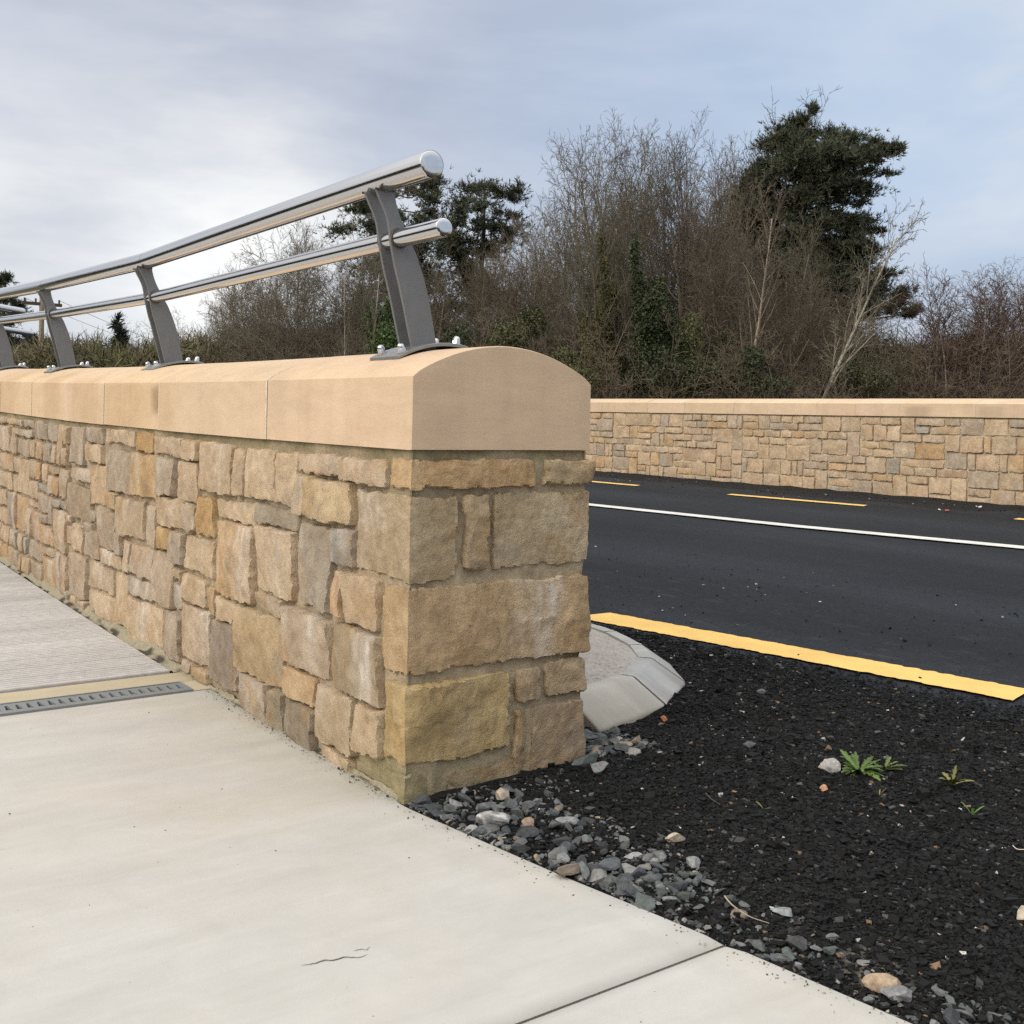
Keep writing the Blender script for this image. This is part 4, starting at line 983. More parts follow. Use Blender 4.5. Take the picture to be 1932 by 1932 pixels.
GZ = -.45
protos = {
    'vase': bare(11, PVASE, 4, 9.5, .11, spread=.22),
    'vase2': bare(12, PVASE, 3, 9.5, .10, spread=.26),
    'spread': bare(21, PSPREAD, 1, 8.0, .13),
    'spread2': bare(22, PSPREAD, 2, 8.0, .11, spread=.3),
    'fine': bare(31, PFINE, 3, 8.0, .055, spread=.12, pale=(.26, .23, .21), twc=(.090, .055, .055)),
    'fine2': bare(32, PFINE, 2, 8.0, .05, spread=.1, pale=(.26, .23, .21), twc=(.095, .055, .055)),
    'birch': bare(41, dict(PFINE, wig=[.035, .08, .12, .14, .15], up=[.012, .03, .0, -.02, -.03], n=[20, 10, 7, 4], st=[.35, .2, .1, .1], ang=[(.4, .85), (.4, .8), (.3, .8), (.3, .8)]), 1, 8.0, .075, pale=(.34, .30, .255)),
    'bush': bare(51, PBUSH, 9, 4.6, .035, spread=.55, name='shrub', twc=(.135, .118, .088)),
    'bush2': bare(52, PBUSH, 8, 4.6, .035, spread=.7, name='shrub', twc=(.14, .116, .084)),
}
_used = set()
def place(key, u, vtop, depth, label, cat='tree', group=None, rot=None, wide=1.0, lean=0.0):
    p = protos[key]
    if key in _used: o = dup(p, label)
    else: o = p; o['label'] = label; _used.add(key)
    o['category'] = cat
    if group: o['group'] = group
    elif 'group' in o: del o['group']
    x, y = pt(u, depth); o.location = (x, y, GZ)
    zt = zat(u, vtop, depth)
    hh = HTS[key]; s_ = (zt-GZ)/hh
    o.scale = (s_*wide, s_*wide, s_)
    # lean is a tilt towards the right of the picture, turned into a tilt about a horizontal axis
    rz = rot if rot is not None else rng.uniform(0, 6.28)
    m_ = Matrix.Rotation(lean, 4, Vector((_F[0], _F[1], 0))) @ Matrix.Rotation(rz, 4, 'Z')
    o.rotation_euler = m_.to_euler(); return o
HTS = {}
for k_, o in protos.items():
    HTS[k_] = max(np.array([v.co.z for v in ch.data.vertices]).max() for ch in bpy.data.objects if ch.parent == o)
WOOD = 'bare trees of the wood behind the far wall'
t1 = place('vase', 1140, 183, 27.5, 'tallest bare grey tree of the wood, several stems rising from an ivy covered foot', group=WOOD, rot=.6, wide=.8)
place('vase2', 1258, 235, 33, 'bare tree just right of the tallest one, its narrower crown lower and thinner', group=WOOD, rot=2.1, wide=.8)
place('vase', 1335, 212, 36, 'bare tree between the thin crowned tree and the left edge of the large pine', group=WOOD, rot=3.3, wide=.72)
place('vase2', 1440, 185, 39, 'bare tree whose fine top shows just left of the highest tip of the large pine', group=WOOD, rot=4.4, wide=.8)
place('spread', 1045, 398, 33, 'low round bare tree left of the tallest tree, above the rounded end of the coping', group=WOOD, rot=1.0, wide=.8)
place('spread2', 960, 425, 36, 'bare brown tree in front of the right one of the two middle pines', group=WOOD, rot=5.0, wide=.75)
place('vase2', 860, 420, 31, 'bare brown tree right of the nearest rail post, above its base plate', group=WOOD, rot=.2, wide=.9)
place('spread2', 566, 372, 30, 'forked bare tree seen between the two rails left of the nearest post', group=WOOD, rot=.9, wide=.78)
place('spread', 455, 505, 34, 'small spreading bare tree showing below the lower rail, right of the second post', group=WOOD, rot=2.4, wide=.85)
place('vase', 385, 560, 38, 'leaning low bare tree next to the second post, right of it', group=WOOD, rot=5.2, wide=1.0)
place('spread2', 318, 575, 46, 'greyish bare tree half hidden behind the second post', group=WOOD, rot=3.8)
place('vase2', 262, 590, 50, 'pale small bare tree between the dark spruce and the second post', group=WOOD, rot=1.9)
place('vase', 740, 430, 37, 'bare tree standing behind the nearest rail post', group=WOOD, rot=2.8, wide=.8)
place('vase2', 1195, 395, 27, 'slim bare tree close behind the wall, right of the ivy covered foot', group=WOOD, rot=3.0, wide=.55)
place('vase', 1090, 440, 28, 'crooked bare tree with dark limbs just left of the ivy covered foot', group=WOOD, rot=4.9, wide=.6, lean=-.08)
place('spread', 1350, 385, 28, 'brown bare tree in front of the left flank of the large pine', group=WOOD, rot=2.0, wide=.7)
place('vase2', 1440, 385, 30, 'brown twiggy tree covering the middle of the large pine', group=WOOD, rot=5.5, wide=.85)
place('spread2', 1535, 480, 29, 'brown twiggy tree covering the foot of the large pine', group=WOOD, rot=.4, wide=.8)
for key, u, vt, dp, lb, rz, wd in (
    ('vase2', 1095, 300, 33, 'bare tree filling the left flank of the tallest tree', .3, .8), ('vase', 1215, 300, 35, 'bare tree close behind the right side of the tallest tree', 1.3, .8),
    ('spread', 1290, 300, 30, 'round crowned bare tree in the middle of the wood, right of the holly', 2.6, .75), ('vase', 1385, 240, 33, 'bare tree reaching up along the left flank of the large pine', .9, .75),
    ('vase', 1275, 215, 37, 'tall bare tree behind the gap between the tallest tree and the pine', 2.0, .8), ('vase2', 1375, 222, 35, 'tall fine bare tree against the sky just left of the pine boughs', 5.4, .8),
    ('vase2', 1165, 245, 32, 'bare tree rising inside the crown of the tallest tree, a little lower', 3.6, .8), ('vase', 1035, 350, 36, 'bare tree sloping down from the tallest tree towards the domed pine', .7, .8),
    ('spread2', 640, 400, 33, 'wide bare tree behind the birch pair, its crown crossing both rails', 2.2, .8), ('vase', 500, 470, 37, 'bare tree seen under the upper rail left of the forked tree', 1.4, 1.0),
    ('spread2', 1480, 400, 31, 'brown bare tree hiding the trunk of the large pine', 3.9, .8), ('vase2', 1000, 385, 31, 'slender bare tree right of the domed pine', 4.2, .8),
    ('vase', 905, 432, 30, 'brown bare tree covering the trunk of the domed pine', 5.1, .9), ('spread', 815, 440, 30, 'brown bare tree just right of the nearest post, between the rails and the domed pine', .4, .7),
    ('vase2', 690, 440, 31, 'bare tree left of the nearest post whose crown crosses the lower rail', 1.7, .8), ('vase2', 620, 430, 34, 'slim bare tree between the forked tree and the birch pair', 2.9, .8),
    ('spread2', 1420, 470, 27, 'low brown bare tree between the two pale leaning birches', 4.6, .8), ('spread', 1600, 520, 31, 'low brown bare tree under the lower right boughs of the large pine', 5.7, .8), ('vase', 1560, 430, 37, 'bare tree seen through the right boughs of the large pine', 3.1, .8)):
    place(key, u, vt, dp, lb, 'tree', WOOD, rz, wd)
place('fine', 1812, 478, 30, 'red brown slender birch clump with pale stems, standing apart right of the pine', group=WOOD, rot=.5, wide=1.25)
place('fine2', 1868, 500, 31, 'dense red brown slender birch beside the pale stemmed clump', group=WOOD, rot=1.5, wide=1.7)
place('spread', 1922, 470, 35, 'grey spreading bare tree at the right edge of the picture', group=WOOD, rot=.9, wide=.95)
place('fine2', 1785, 515, 29, 'low red brown birch sapling at the left side of the pale stemmed clump', group=WOOD, rot=3.3, wide=1.5)
place('fine', 1905, 505, 30, 'red brown birch thicket in front of the grey spreading tree at the right edge', group=WOOD, rot=4.4, wide=1.5)
place('vase2', 1960, 470, 33, 'bare brown tree cut by the right edge of the picture', group=WOOD, rot=1.1, wide=.9)
place('fine', 2010, 455, 31, 'slender birch clump just past the right edge of the wood', group=WOOD, rot=2.9, wide=1.2)
BI = 'pale stemmed birches of the wood'
place('birch', 1478, 318, 25, 'pale stemmed birch leaning far to the right across the large pine', group=BI, rot=.3, lean=.42, wide=.75)
place('birch', 1388, 330, 26, 'pale stemmed birch leaning slightly right in front of the middle of the large pine', group=BI, rot=2.3, lean=.12, wide=.62)
place('birch', 652, 470, 26, 'thin pale birch stem, the left one of the pair beside the nearest rail post', group=BI, rot=4.0, lean=-.03, wide=.5)
place('birch', 690, 455, 26, 'forked thin pale birch stem, right one of the pair beside the nearest rail post', group=BI, rot=1.2, lean=.06, wide=.5)
SH = 'bare shrubs behind the far wall'
for key, u, vt, dp, lb, rz, wd in (
    ('bush', 1600, 560, 29, 'brown bare shrub right below the lowest pine bough', 1, 1.0), ('bush2', 1690, 612, 30, 'low brown bare shrub in the dip of the tree line', 2, 1.1),
    ('bush', 1755, 640, 33, 'low grey brown shrub at the foot of the slender birches', 3, 1.0), ('bush2', 1250, 560, 26, 'tangled brown shrub in the gap right of the ivy covered tree', 4, .8),
    ('bush', 1400, 560, 26, 'tangled brown shrub at the foot of the slightly leaning birch', 5, .9), ('bush2', 1500, 600, 25, 'brown bare shrub at the foot of the far leaning birch', .5, .8),
    ('bush', 1010, 590, 27, 'brown bare shrub just above the coping end', 1.5, .9), ('bush2', 930, 560, 29, 'reddish brown bare shrub right of the nearest base plate', 2.5, .9),
    ('bush', 600, 590, 27, 'brown shrub under the forked tree between the second and the nearest post', 3.5, 1.0), ('bush2', 500, 610, 29, 'grey brown shrub above the middle of the near coping', 4.5, 1.0),
    ('bush', 405, 640, 33, 'low brown shrub just right of the second base plate', 5.5, 1.0), ('bush2', 800, 560, 30, 'brown shrub behind the foot of the nearest post', .2, .9),
    ('bush', 1880, 610, 28, 'dark brown shrub under the birches near the right edge', 1.2, 1.1), ('bush2', 1120, 600, 26, 'brown shrub around the ivy covered foot', 2.2, .8), ('bush', 130, 668, 45, 'low red brown shrub between the third post and the spruce', 4.1, 1.0)):
    place(key, u, vt, dp, lb, 'shrub', SH, rz, wd)

# ivy on the tallest tree and on two others
def ivy_on(name, host, cl, n, cols, seed, depth, size=.065):
    C_, Rr = [], []
    for (u, v, ru, rv) in cl:
        x, y = pt(u, depth); k = depth/CAM_F; C_.append((x, y, zat(u, v, depth))); Rr.append((ru*k, ru*k, rv*k))
    V, F, c = leaf_cloud(C_, Rr, n, size, cols, seed, -.4)
    if host is not None:
        M = np.array(host.matrix_basis.inverted()); V = V@M[:3, :3].T+M[:3, 3]
    return mesh(name, V, F, MATS['leaf'], host, False, c)
YG = [(.085, .085, .022), (.06, .07, .02), (.10, .085, .028)]; DG = [(.036, .055, .02), (.05, .07, .024), (.03, .042, .018)]
ivy_on('ivy', t1, [(1138, 720, 18, 50), (1134, 650, 17, 50), (1136, 585, 15, 45), (1130, 520, 14, 45), (1155, 560, 14, 40), (1120, 690, 26, 50), (1128, 470, 10, 40), (1118, 640, 30, 60), (1105, 715, 34, 40), (1150, 690, 26, 50)], 13000, YG, 61, 26.6)
t_i = [o for o in bpy.data.objects if o.get('label', '').startswith('slim bare tree close')][0]
ivy_on('ivy', t_i, [(1200, 560, 16, 60), (1205, 650, 26, 60), (1190, 480, 10, 40), (1215, 610, 30, 60), (1240, 560, 14, 40)], 7500, DG, 62, 26.2)
def evergreen(cl, n, cols, seed, depth, label, size=.06):
    x, y = pt(cl[0][0], depth); r = tag(empty('evergreen_shrub', (x, y, GZ)), label, 'shrub', 'evergreen shrubs behind the far wall')
    C_, Rr = [], []
    for (u, v, ru, rv) in cl:
        a, b = pt(u, depth+rng.uniform(-.6, .6)); k = depth/CAM_F; C_.append((a-x, b-y, zat(u, v, depth)-GZ)); Rr.append((ru*k, ru*k, rv*k))
    V, F, c = leaf_cloud(C_, Rr, n, size, cols, seed, .1); mesh('foliage', V, F, MATS['leaf'], r, False, c)
    P, Rd = [], []
    for c_ in C_: P.append(np.linspace((0, 0, 0), c_, 5)+rng.normal(size=(5, 3))*.04); Rd.append(np.linspace(.04, .012, 5))
    V, F = tubes(np.array(P), np.array(Rd), 5); mesh('stems', V, F, MATS['bark'], r, True, np.tile(BARK, (len(V), 1)))
evergreen([(1235, 700, 55, 50), (1175, 720, 40, 35), (1270, 650, 36, 55), (1250, 610, 26, 50), (1300, 715, 44, 36), (1225, 560, 16, 40)], 11000, DG, 71, 26.4, 'dark green holly like shrub right of the ivy covered tree')
evergreen([(725, 650, 34, 40), (705, 610, 24, 40), (745, 690, 30, 30), (735, 580, 16, 30)], 7000, [(.045, .075, .02), (.06, .09, .028)], 72, 26.5, 'green leafy shrub left of the foot of the nearest post')
evergreen([(860, 640, 34, 25), (845, 665, 30, 25)], 2200, DG, 73, 28, 'small dark green shrub just right of the nearest post foot')
evergreen([(1330, 705, 50, 30), (1360, 660, 30, 40), (1300, 640, 24, 50)], 5000, [(.075, .085, .03), (.06, .07, .028)], 77, 26.8, 'olive green bramble mound between the holly and the slightly leaning birch')
evergreen([(1640, 715, 50, 22), (1580, 700, 40, 30)], 3600, [(.07, .075, .03), (.055, .06, .025)], 78, 27.5, 'olive bramble mound at the foot of the far leaning birch, right side')
evergreen([(960, 640, 40, 30), (1000, 610, 30, 30)], 4200, [(.075, .085, .03), (.06, .07, .025)], 79, 27.2, 'olive bramble mound behind the crest of the coping')
evergreen([(1060, 690, 30, 40), (1085, 720, 40, 30)], 4200, [(.085, .085, .03), (.06, .07, .025)], 74, 25.5, 'olive green low shrub above the rounded corner of the coping')
evergreen([(1420, 690, 30, 40), (1370, 715, 40, 30), (1450, 730, 40, 20)], 4000, DG, 75, 25.6, 'dark evergreen undergrowth shrub below the slightly leaning birch')

# pines
ND = [(.058, .070, .046), (.072, .084, .052), (.045, .053, .040), (.088, .086, .052)]
def pine(label, ub, depth, lean_u, clumps, n, seed, vtop, thick=.7, size=.15, name='pine_tree', r0=.22, cols=ND):
    x, y = pt(ub, depth); o = tag(empty(name, (x, y, GZ)), label, 'tree', 'dark evergreen conifers of the wood'); rr = np.random.default_rng(seed)
    k = depth/CAM_F; C_, Rr = [], []
    tx, ty = pt(lean_u, depth); top = np.array([tx-x, ty-y, zat(lean_u, vtop, depth)-GZ])
    tr = lambda h: np.array([top[0]*h**1.3, top[1]*h**1.3, top[2]*h])
    P, Rd = [], []
    for (u, v, ru, rv) in clumps:
        dd = rr.uniform(-1, 1)*thick*ru*k*1.6; a, b = pt(u, depth+dd); c = np.array([a-x, b-y, zat(u, v, depth+dd)-GZ])
        # break every bough into a few flat sprays
        for q in range(3):
            e = rr.normal(size=3)*np.array([.45, .45, .35])*np.array([ru*k, ru*k, rv*k]); C_.append(c+e); Rr.append((ru*k*.78, ru*k*.78, max(rv*k*.70, .1)))
        h = np.clip((c[2]-.10*np.linalg.norm(c[:2]-tr(c[2]/top[2])[:2]))/top[2], .1, .97); s0 = tr(h); m_ = (s0+c)/2+np.array([0, 0, -.08*np.linalg.norm(c-s0)])
        t = np.linspace(0, 1, 7)[:, None]; P.append((1-t)**2*s0+2*t*(1-t)*m_+t*t*c+rr.normal(size=(7, 3))*.03); Rd.append(np.linspace(r0*.32*(1-.6*h), .02, 7))
    V, F, c = needle_cloud(C_, Rr, n, size, cols, seed); mesh('foliage', V, F, MATS['needles'], o, False, c)
    V, F = tubes(np.array(P), np.array(Rd), 6)
    hh = np.linspace(0, .97, 24); tp = np.array([tr(h) for h in hh])+np.stack([.06*np.sin(hh*9), .05*np.cos(hh*7), hh*0], 1)*(hh > .02)[:, None]
    V2, F2 = tubes(tp[None], np.linspace(r0, .04, 24)[None], 10)
    mesh('trunk', np.concatenate([V, V2]), np.concatenate([F, F2+len(V)]), MATS['bark'], o, True, np.tile((.10, .072, .055), (len(V)+len(V2), 1)))
zz6 = lambda a: [((950+q[0]/1.94)/1.00725, (150+q[1]/1.94)/1.00725, q[2]/1.95, q[3]/1.95) for q in a]
BIG = zz6([(1118, 118, 28, 30), (1085, 160, 40, 30), (1050, 195, 70, 40), (1000, 245, 70, 45), (1120, 220, 60, 40), (1210, 210, 50, 30), (1250, 225, 55, 30), (1260, 265, 80, 40), (1395, 240, 55, 22), (1420, 262, 45, 24), (1350, 275, 70, 26), (1150, 300, 110, 60), (1300, 310, 100, 35), (1020, 330, 110, 60), (1200, 390, 110, 45), (1340, 345, 60, 22), (940, 380, 70, 50), (1040, 440, 110, 60), (1270, 460, 42, 14), (1180, 500, 70, 40), (880, 450, 60, 60), (1270, 545, 80, 24), (1370, 560, 75, 18), (1200, 600, 90, 36), (1090, 560, 80, 60), (1270, 640, 70, 30), (1330, 690, 60, 30), (1200, 700, 100, 50), (1380, 740, 60, 30), (1250, 780, 110, 40), (1410, 780, 60, 24), (1475, 812, 34, 14), (1520, 858, 34, 22), (1450, 860, 60, 22), (1100, 700, 80, 80), (980, 560, 90, 80), (960, 680, 80, 70), (1100, 250, 90, 60), (1010, 470, 90, 60), (1110, 480, 90, 70), (1150, 640, 100, 60), (1240, 350, 80, 40), (930, 480, 70, 60), (1050, 650, 90, 70), (1200, 520, 80, 40), (1290, 720, 70, 40), (1060, 300, 120, 80), (1130, 420, 130, 80), (1150, 560, 130, 80), (1150, 700, 140, 80), (1200, 300, 110, 50), (1280, 600, 60, 40), (1280, 420, 80, 50), (1250, 520, 90, 44), (1300, 640, 80, 44), (1340, 760, 80, 40), (1250, 690, 110, 60), (1400, 830, 80, 26), (930, 330, 60, 50), (1000, 400, 100, 80), (1050, 820, 110, 60), (1180, 850, 120, 50), (1330, 850, 90, 40), (890, 560, 60, 60)])
pine('large dark pine towering right of the bare trees, its flat boughs reaching right', 1500, 34, 1512, BIG, 330000, 81, 200, size=.125)
pine('dark pine whose crown fills the space behind the top of the nearest post', 725, 40, 735, [(690, 385, 45, 24), (715, 360, 40, 20), (775, 372, 45, 28), (800, 352, 30, 16), (815, 395, 34, 24), (745, 420, 60, 34), (690, 430, 50, 30), (800, 450, 50, 40), (720, 470, 60, 40), (780, 510, 60, 40), (700, 540, 60, 50), (660, 400, 24, 16), (770, 570, 60, 50), (700, 620, 60, 50), (650, 590, 40, 50)], 70000, 82, 345, r0=.2)
pine('dark pine with a low domed crown right of the nearest post', 900, 41, 905, [(905, 358, 45, 20), (870, 380, 34, 22), (940, 378, 40, 22), (965, 405, 28, 14), (880, 415, 50, 26), (930, 430, 55, 26), (860, 450, 40, 30), (920, 480, 60, 36), (850, 500, 50, 40), (960, 450, 30, 20), (900, 540, 70, 40), (870, 590, 60, 40), (950, 570, 50, 40)], 56000, 83, 340, r0=.2)
def spruce(label, ub, vtop, depth, half, n, seed):
    k = depth/CAM_F; cl = []
    vb = PPY+ROLL*(ub-966)-20
    for h in np.linspace(0, 1, 15):
        w = half*(.10+.9*h**.85); v = vtop+(vb-vtop)*h
        for q in range(1+int(5*h)): cl.append((ub+rng.uniform(-.8, .8)*w, v+rng.uniform(-3, 3), w*.5, 7))
    pine(label, ub, depth, ub, cl, n, seed, vtop-2, thick=1.0, size=.30, name='spruce_tree', r0=.14, cols=[(.026, .036, .028), (.034, .046, .034)])
spruce('small dark spruce standing alone between the second and third posts', 217, 603, 48, 36, 16000, 84)
pine('dark pine at the left edge behind the rails', 2, 44, 2, [(2, 530, 14, 18), (6, 560, 20, 14), (-10, 580, 30, 20), (22, 596, 24, 9), (0, 610, 34, 12), (-20, 545, 20, 20), (30, 575, 10, 5), (-10, 640, 40, 20), (30, 640, 26, 14)], 16000, 85, 505, r0=.15)
def hedge(label, us, v, depth, h, n, seed):
    cl = [(u, v+rng.uniform(-6, 6), 24, h) for u in us]; evergreen(cl, n, [(.022, .026, .016), (.034, .032, .02)], seed, depth, label, .12)
hedge('dark clipped evergreen hedge behind the third and fourth posts at the left', range(-60, 112, 14), 672, 47, 34, 9000, 86)

# undergrowth: one tangled mass of brambles and saplings filling the wood's floor
def undergrowth(n, seed):
    rr = np.random.default_rng(seed); u = rr.uniform(-260, 2350, n); d = rr.uniform(33, 45, n)
    vt = np.interp(u, [-260, 60, 240, 330, 430, 640, 760, 1000, 1350, 1600, 1720, 1800, 2350], [668, 668, 684, 672, 655, 632, 622, 615, 610, 630, 660, 650, 630])
    vt = vt+22*vn(np.stack([u/60, u*0, u*0], 1), 3)+14*vn(np.stack([u/17, u*0, d*.3], 1), 4)
    a = (u-966)/CAM_F; x = CAM[0]+d*(_F[0]+_R0[0]*a); y = CAM[1]+d*(_F[1]+_R0[1]*a)
    ztop = CAM[2]+(PPY+ROLL*(u-966)-vt)/CAM_F*d; z = GZ+(ztop-GZ)*rr.uniform(0, 1, n)**.8
    P = np.stack([x, y, z], 1); D = rr.normal(size=(n, 3)); D[:, 2] = np.abs(D[:, 2])*1.1+.2; D /= np.linalg.norm(D, axis=1, keepdims=True)
    L = rr.uniform(.25, .9, (n, 1)); Q = P+D*L; M = (P+Q)/2+rr.normal(size=(n, 3))*.06
    b = np.cross(D, rr.normal(size=(n, 3))); b /= np.linalg.norm(b, axis=1, keepdims=True); w = rr.uniform(.007, .018, (n, 1))
    V = np.stack([P-b*w, P+b*w, M+b*w*.8, M-b*w*.8, Q+b*w*.4, Q-b*w*.4], 1).reshape(-1, 3)
    i = np.arange(n)[:, None]*6; F = np.concatenate([i+np.array([[0, 1, 2, 3]]), i+np.array([[3, 2, 4, 5]])])
    cols = np.array([(.125, .10, .072), (.10, .08, .06), (.145, .115, .082), (.11, .108, .05), (.085, .095, .042)]); patch = fbm(P*np.array([.5, .5, .9]), 9, 2)
    ci = np.where(patch > .25, rr.integers(2, 5, n), rr.integers(0, 4, n)); c = cols[ci]*rr.uniform(.5, 1.5, (n, 1))*(1+.45*vn(P*1.4, 12))[:, None]
    m_ = n//2; lv = rr.choice(n, m_); pl = P[lv]+rr.normal(size=(m_, 3))*.25; a_ = rr.normal(size=(m_, 3)); a_ /= np.linalg.norm(a_, axis=1, keepdims=True); bb = np.cross(a_, rr.normal(size=(m_, 3))); bb /= np.linalg.norm(bb, axis=1, keepdims=True)
    Ls = rr.uniform(.06, .14, (m_, 1)); pl[:, 2] -= .25; V2 = np.stack([pl, pl+a_*Ls*.5+bb*Ls*.4, pl+a_*Ls, pl+a_*Ls*.5-bb*Ls*.4], 1).reshape(-1, 3); F2 = np.arange(m_*4).reshape(m_, 4)+len(V)
    c2 = np.array([(.07, .06, .035), (.06, .068, .028), (.05, .062, .024)])[rr.integers(0, 3, m_)]*rr.uniform(.6, 1.3, (m_, 1))
    return tag(mesh('undergrowth', np.concatenate([V, V2]), np.concatenate([F, F2]), MATS['twig'], None, False, np.concatenate([np.repeat(c, 6, 0), np.repeat(c2, 4, 0)])), kind='stuff')
undergrowth(150000, 91)

# the wood on the other side of the footway, behind the viewer: it is what the rails mirror
def woodland(n, seed):
    rr = np.random.default_rng(seed); a = np.radians(rr.uniform(165, 352, n)); d = rr.uniform(26, 38, n); x = CAM[0]+d*np.sin(a); y = CAM[1]+d*np.cos(a)
    top = 4.2+1.6*vn(np.stack([a*14, a*0, a*0], 1), 3)+.9*vn(np.stack([a*50, a*0, a*0], 1), 4); P = np.stack([x, y, GZ+top*rr.uniform(0, 1, n)**.8], 1)
    D = rr.normal(size=(n, 3)); D[:, 2] = np.abs(D[:, 2])+.3; D /= np.linalg.norm(D, axis=1, keepdims=True); b = np.cross(D, rr.normal(size=(n, 3))); b /= np.linalg.norm(b, axis=1, keepdims=True)
    L = rr.uniform(.5, 1.3, (n, 1)); w = rr.uniform(.03, .09, (n, 1)); V = np.stack([P-b*w, P+b*w, P+D*L+b*w*.3, P+D*L-b*w*.3], 1).reshape(-1, 3)
    c = np.array([(.10, .085, .07), (.08, .08, .055), (.12, .10, .08)])[rr.integers(0, 3, n)]*rr.uniform(.6, 1.3, (n, 1))
    return tag(mesh('woodland', V, np.arange(4*n).reshape(n, 4), MATS['twig'], None, False, np.repeat(c, 4, 0)), kind='stuff')
woodland(60000, 92)

# telegraph pole with wires
x, y = pt(76, 42); tp = tag(empty('telegraph_pole', (x, y, GZ)), 'wooden telegraph pole with a cross arm behind the third rail post', 'pole')
zt = zat(76, 556, 42)-GZ; k = np.linspace(0, 1, 6)[:, None]
V, F = tubes((np.array([[0, 0, 0]])*(1-k)+np.array([[-.03, 0, zt]])*k)[None], np.linspace(.12, .09, 6)[None], 12); mesh('pole', V, F, MATS['bark'], tp, True, np.tile((.17, .14, .105), (len(V), 1)))
mb = MB(); mb.box(-.75, .70, -.06, .06, zt-.42, zt-.30, (.12, .1, .08)); a_ = mb.build('cross_arm', MATS['bark'], tp)
for q in (-.65, -.25, .25, .6):
    V, F = sweep([(q, 0, zt-.30), (q, 0, zt-.22), (q, 0, zt-.16)], .035, 10); mesh('insulator', V, F, MATS['wire'], a_, True)
for q in (-.65, .6):
    e0 = np.array([q, 0, zt-.17]); xx, yy = pt(620, 75); e1 = np.array([xx-x, yy-y, 5.3+q*.3]); t = np.linspace(0, 1, 30)[:, None]
    V, F = tubes((e0*(1-t)+e1*t-np.array([0, 0, 1.2])*4*t*(1-t))[None], np.full((1, 30), .008), 5); mesh('wire', V, F, MATS['wire'], tp, True)

# ------------------------------------------------------------------ loose stone on the ground
def in_view(x, y, z, m=1.2):
    d = np.stack([x, y, z], 1)-CAM; zc_ = d@_F; uu = (d@_R)/zc_*CAM_F; vv = PPY-(d@_U)/zc_*CAM_F
    return (zc_ > .5) & (np.abs(uu) < 966*m) & (vv < 1932*1.06)
def free(x, y, pad=.0):
    on_path = (y < .03) & (x < edge_t(y)+.004+pad); in_wall = (y > -.022-pad) & (x < T+.02+pad)
    ky = np.interp(x, kp[:, 0], kp[:, 1], left=9, right=99); in_kerb = (x > .80) & (x < 1.79) & (y > ky-.008-pad) | ((x <= .80) & (x > T) & (y > .33))
    return ~(on_path | in_wall | in_kerb)
def shapes(K, base, seed, jit, cuts=0):
    rr = np.random.default_rng(seed); out = []
    for _ in range(K):
        V = base*(1+rr.uniform(-jit, jit, (len(base), 1)))+rr.normal(size=base.shape)*jit*.15
        for c in range(cuts):
            n_ = rr.normal(size=3); n_ /= np.linalg.norm(n_); dd = rr.uniform(.18, .62); e = V@n_-dd; V = V-np.where(e > 0, e, 0)[:, None]*n_
        V = V*rr.uniform([.85, .6, .3], [1.6, 1.1, .75]); out.append(V)
    return np.array(out)
def scatter(pos, size, shp, faces, seed, flat=.35, colors=None):
    rr = np.random.default_rng(seed); n = len(pos); S = shp[rr.integers(0, len(shp), n)]*size[:, None, None]
    az = rr.uniform(0, 6.28, n); ca, sa = np.cos(az), np.sin(az); tl = rr.normal(0, flat, n); ct, st = np.cos(tl), np.sin(tl)
    X, Y, Z = S[..., 0], S[..., 1], S[..., 2]; Y, Z = Y*ct[:, None]-Z*st[:, None], Y*st[:, None]+Z*ct[:, None]
    X, Y = X*ca[:, None]-Y*sa[:, None], X*sa[:, None]+Y*ca[:, None]
    V = np.stack([X, Y, Z], -1)+pos[:, None, :]; m_ = S.shape[1]
    F = (np.arange(n)[:, None, None]*m_+faces[None]).reshape(-1, faces.shape[1]); return V.reshape(-1, 3), F, np.repeat(colors, m_, 0)
OCT = np.array([(1, 0, 0), (-1, 0, 0), (0, 1, 0), (0, -1, 0), (0, 0, 1), (0, 0, -1.)]); OF = np.array([(0, 2, 4), (2, 1, 4), (1, 3, 4), (3, 0, 4), (2, 0, 5), (1, 2, 5), (3, 1, 5), (0, 3, 5)])
CUBE = np.array([(x, y, z) for z in (-.7, .7) for y in (-.7, .7) for x in (-.7, .7)]); CF = np.array([(0, 2, 3, 1), (4, 5, 7, 6), (0, 1, 5, 4), (2, 6, 7, 3), (0, 4, 6, 2), (1, 3, 7, 5)])
rr = np.random.default_rng(101)
def chip_cols(n, black=.958):
    c = np.empty((n, 3)); r = rr.random(n); v = rr.uniform(.0035, .0135, n)**1.0
    c[:] = v[:, None]*np.array((1.0, 1.04, 1.08)); a = r > black; c[a] = rr.uniform(.03, .09, (a.sum(), 1))*np.array((1, 1, 1.0)); b = r > black+.035
    c[b] = rr.uniform(.25, .55, (b.sum(), 1))*np.array((1, .97, .92)); e = r > .9955; c[e] = rr.uniform(.7, 1.2, (e.sum(), 1))*np.array((.20, .13, .08)); return c
n = 760000; x = rr.uniform(-.05, 3.1, n); y = rr.uniform(-2.6, 2.4, n)
dens = sstep(2.32, 1.55, x+.12*y+.12*vn(np.stack([x*1.5, y*1.5, x*0], 1), 15))*1.0; dist = np.hypot(x-CAM[0], y-CAM[1])
z = verge_z(x, y); z = np.maximum(z, zroad(x, y)+.002)
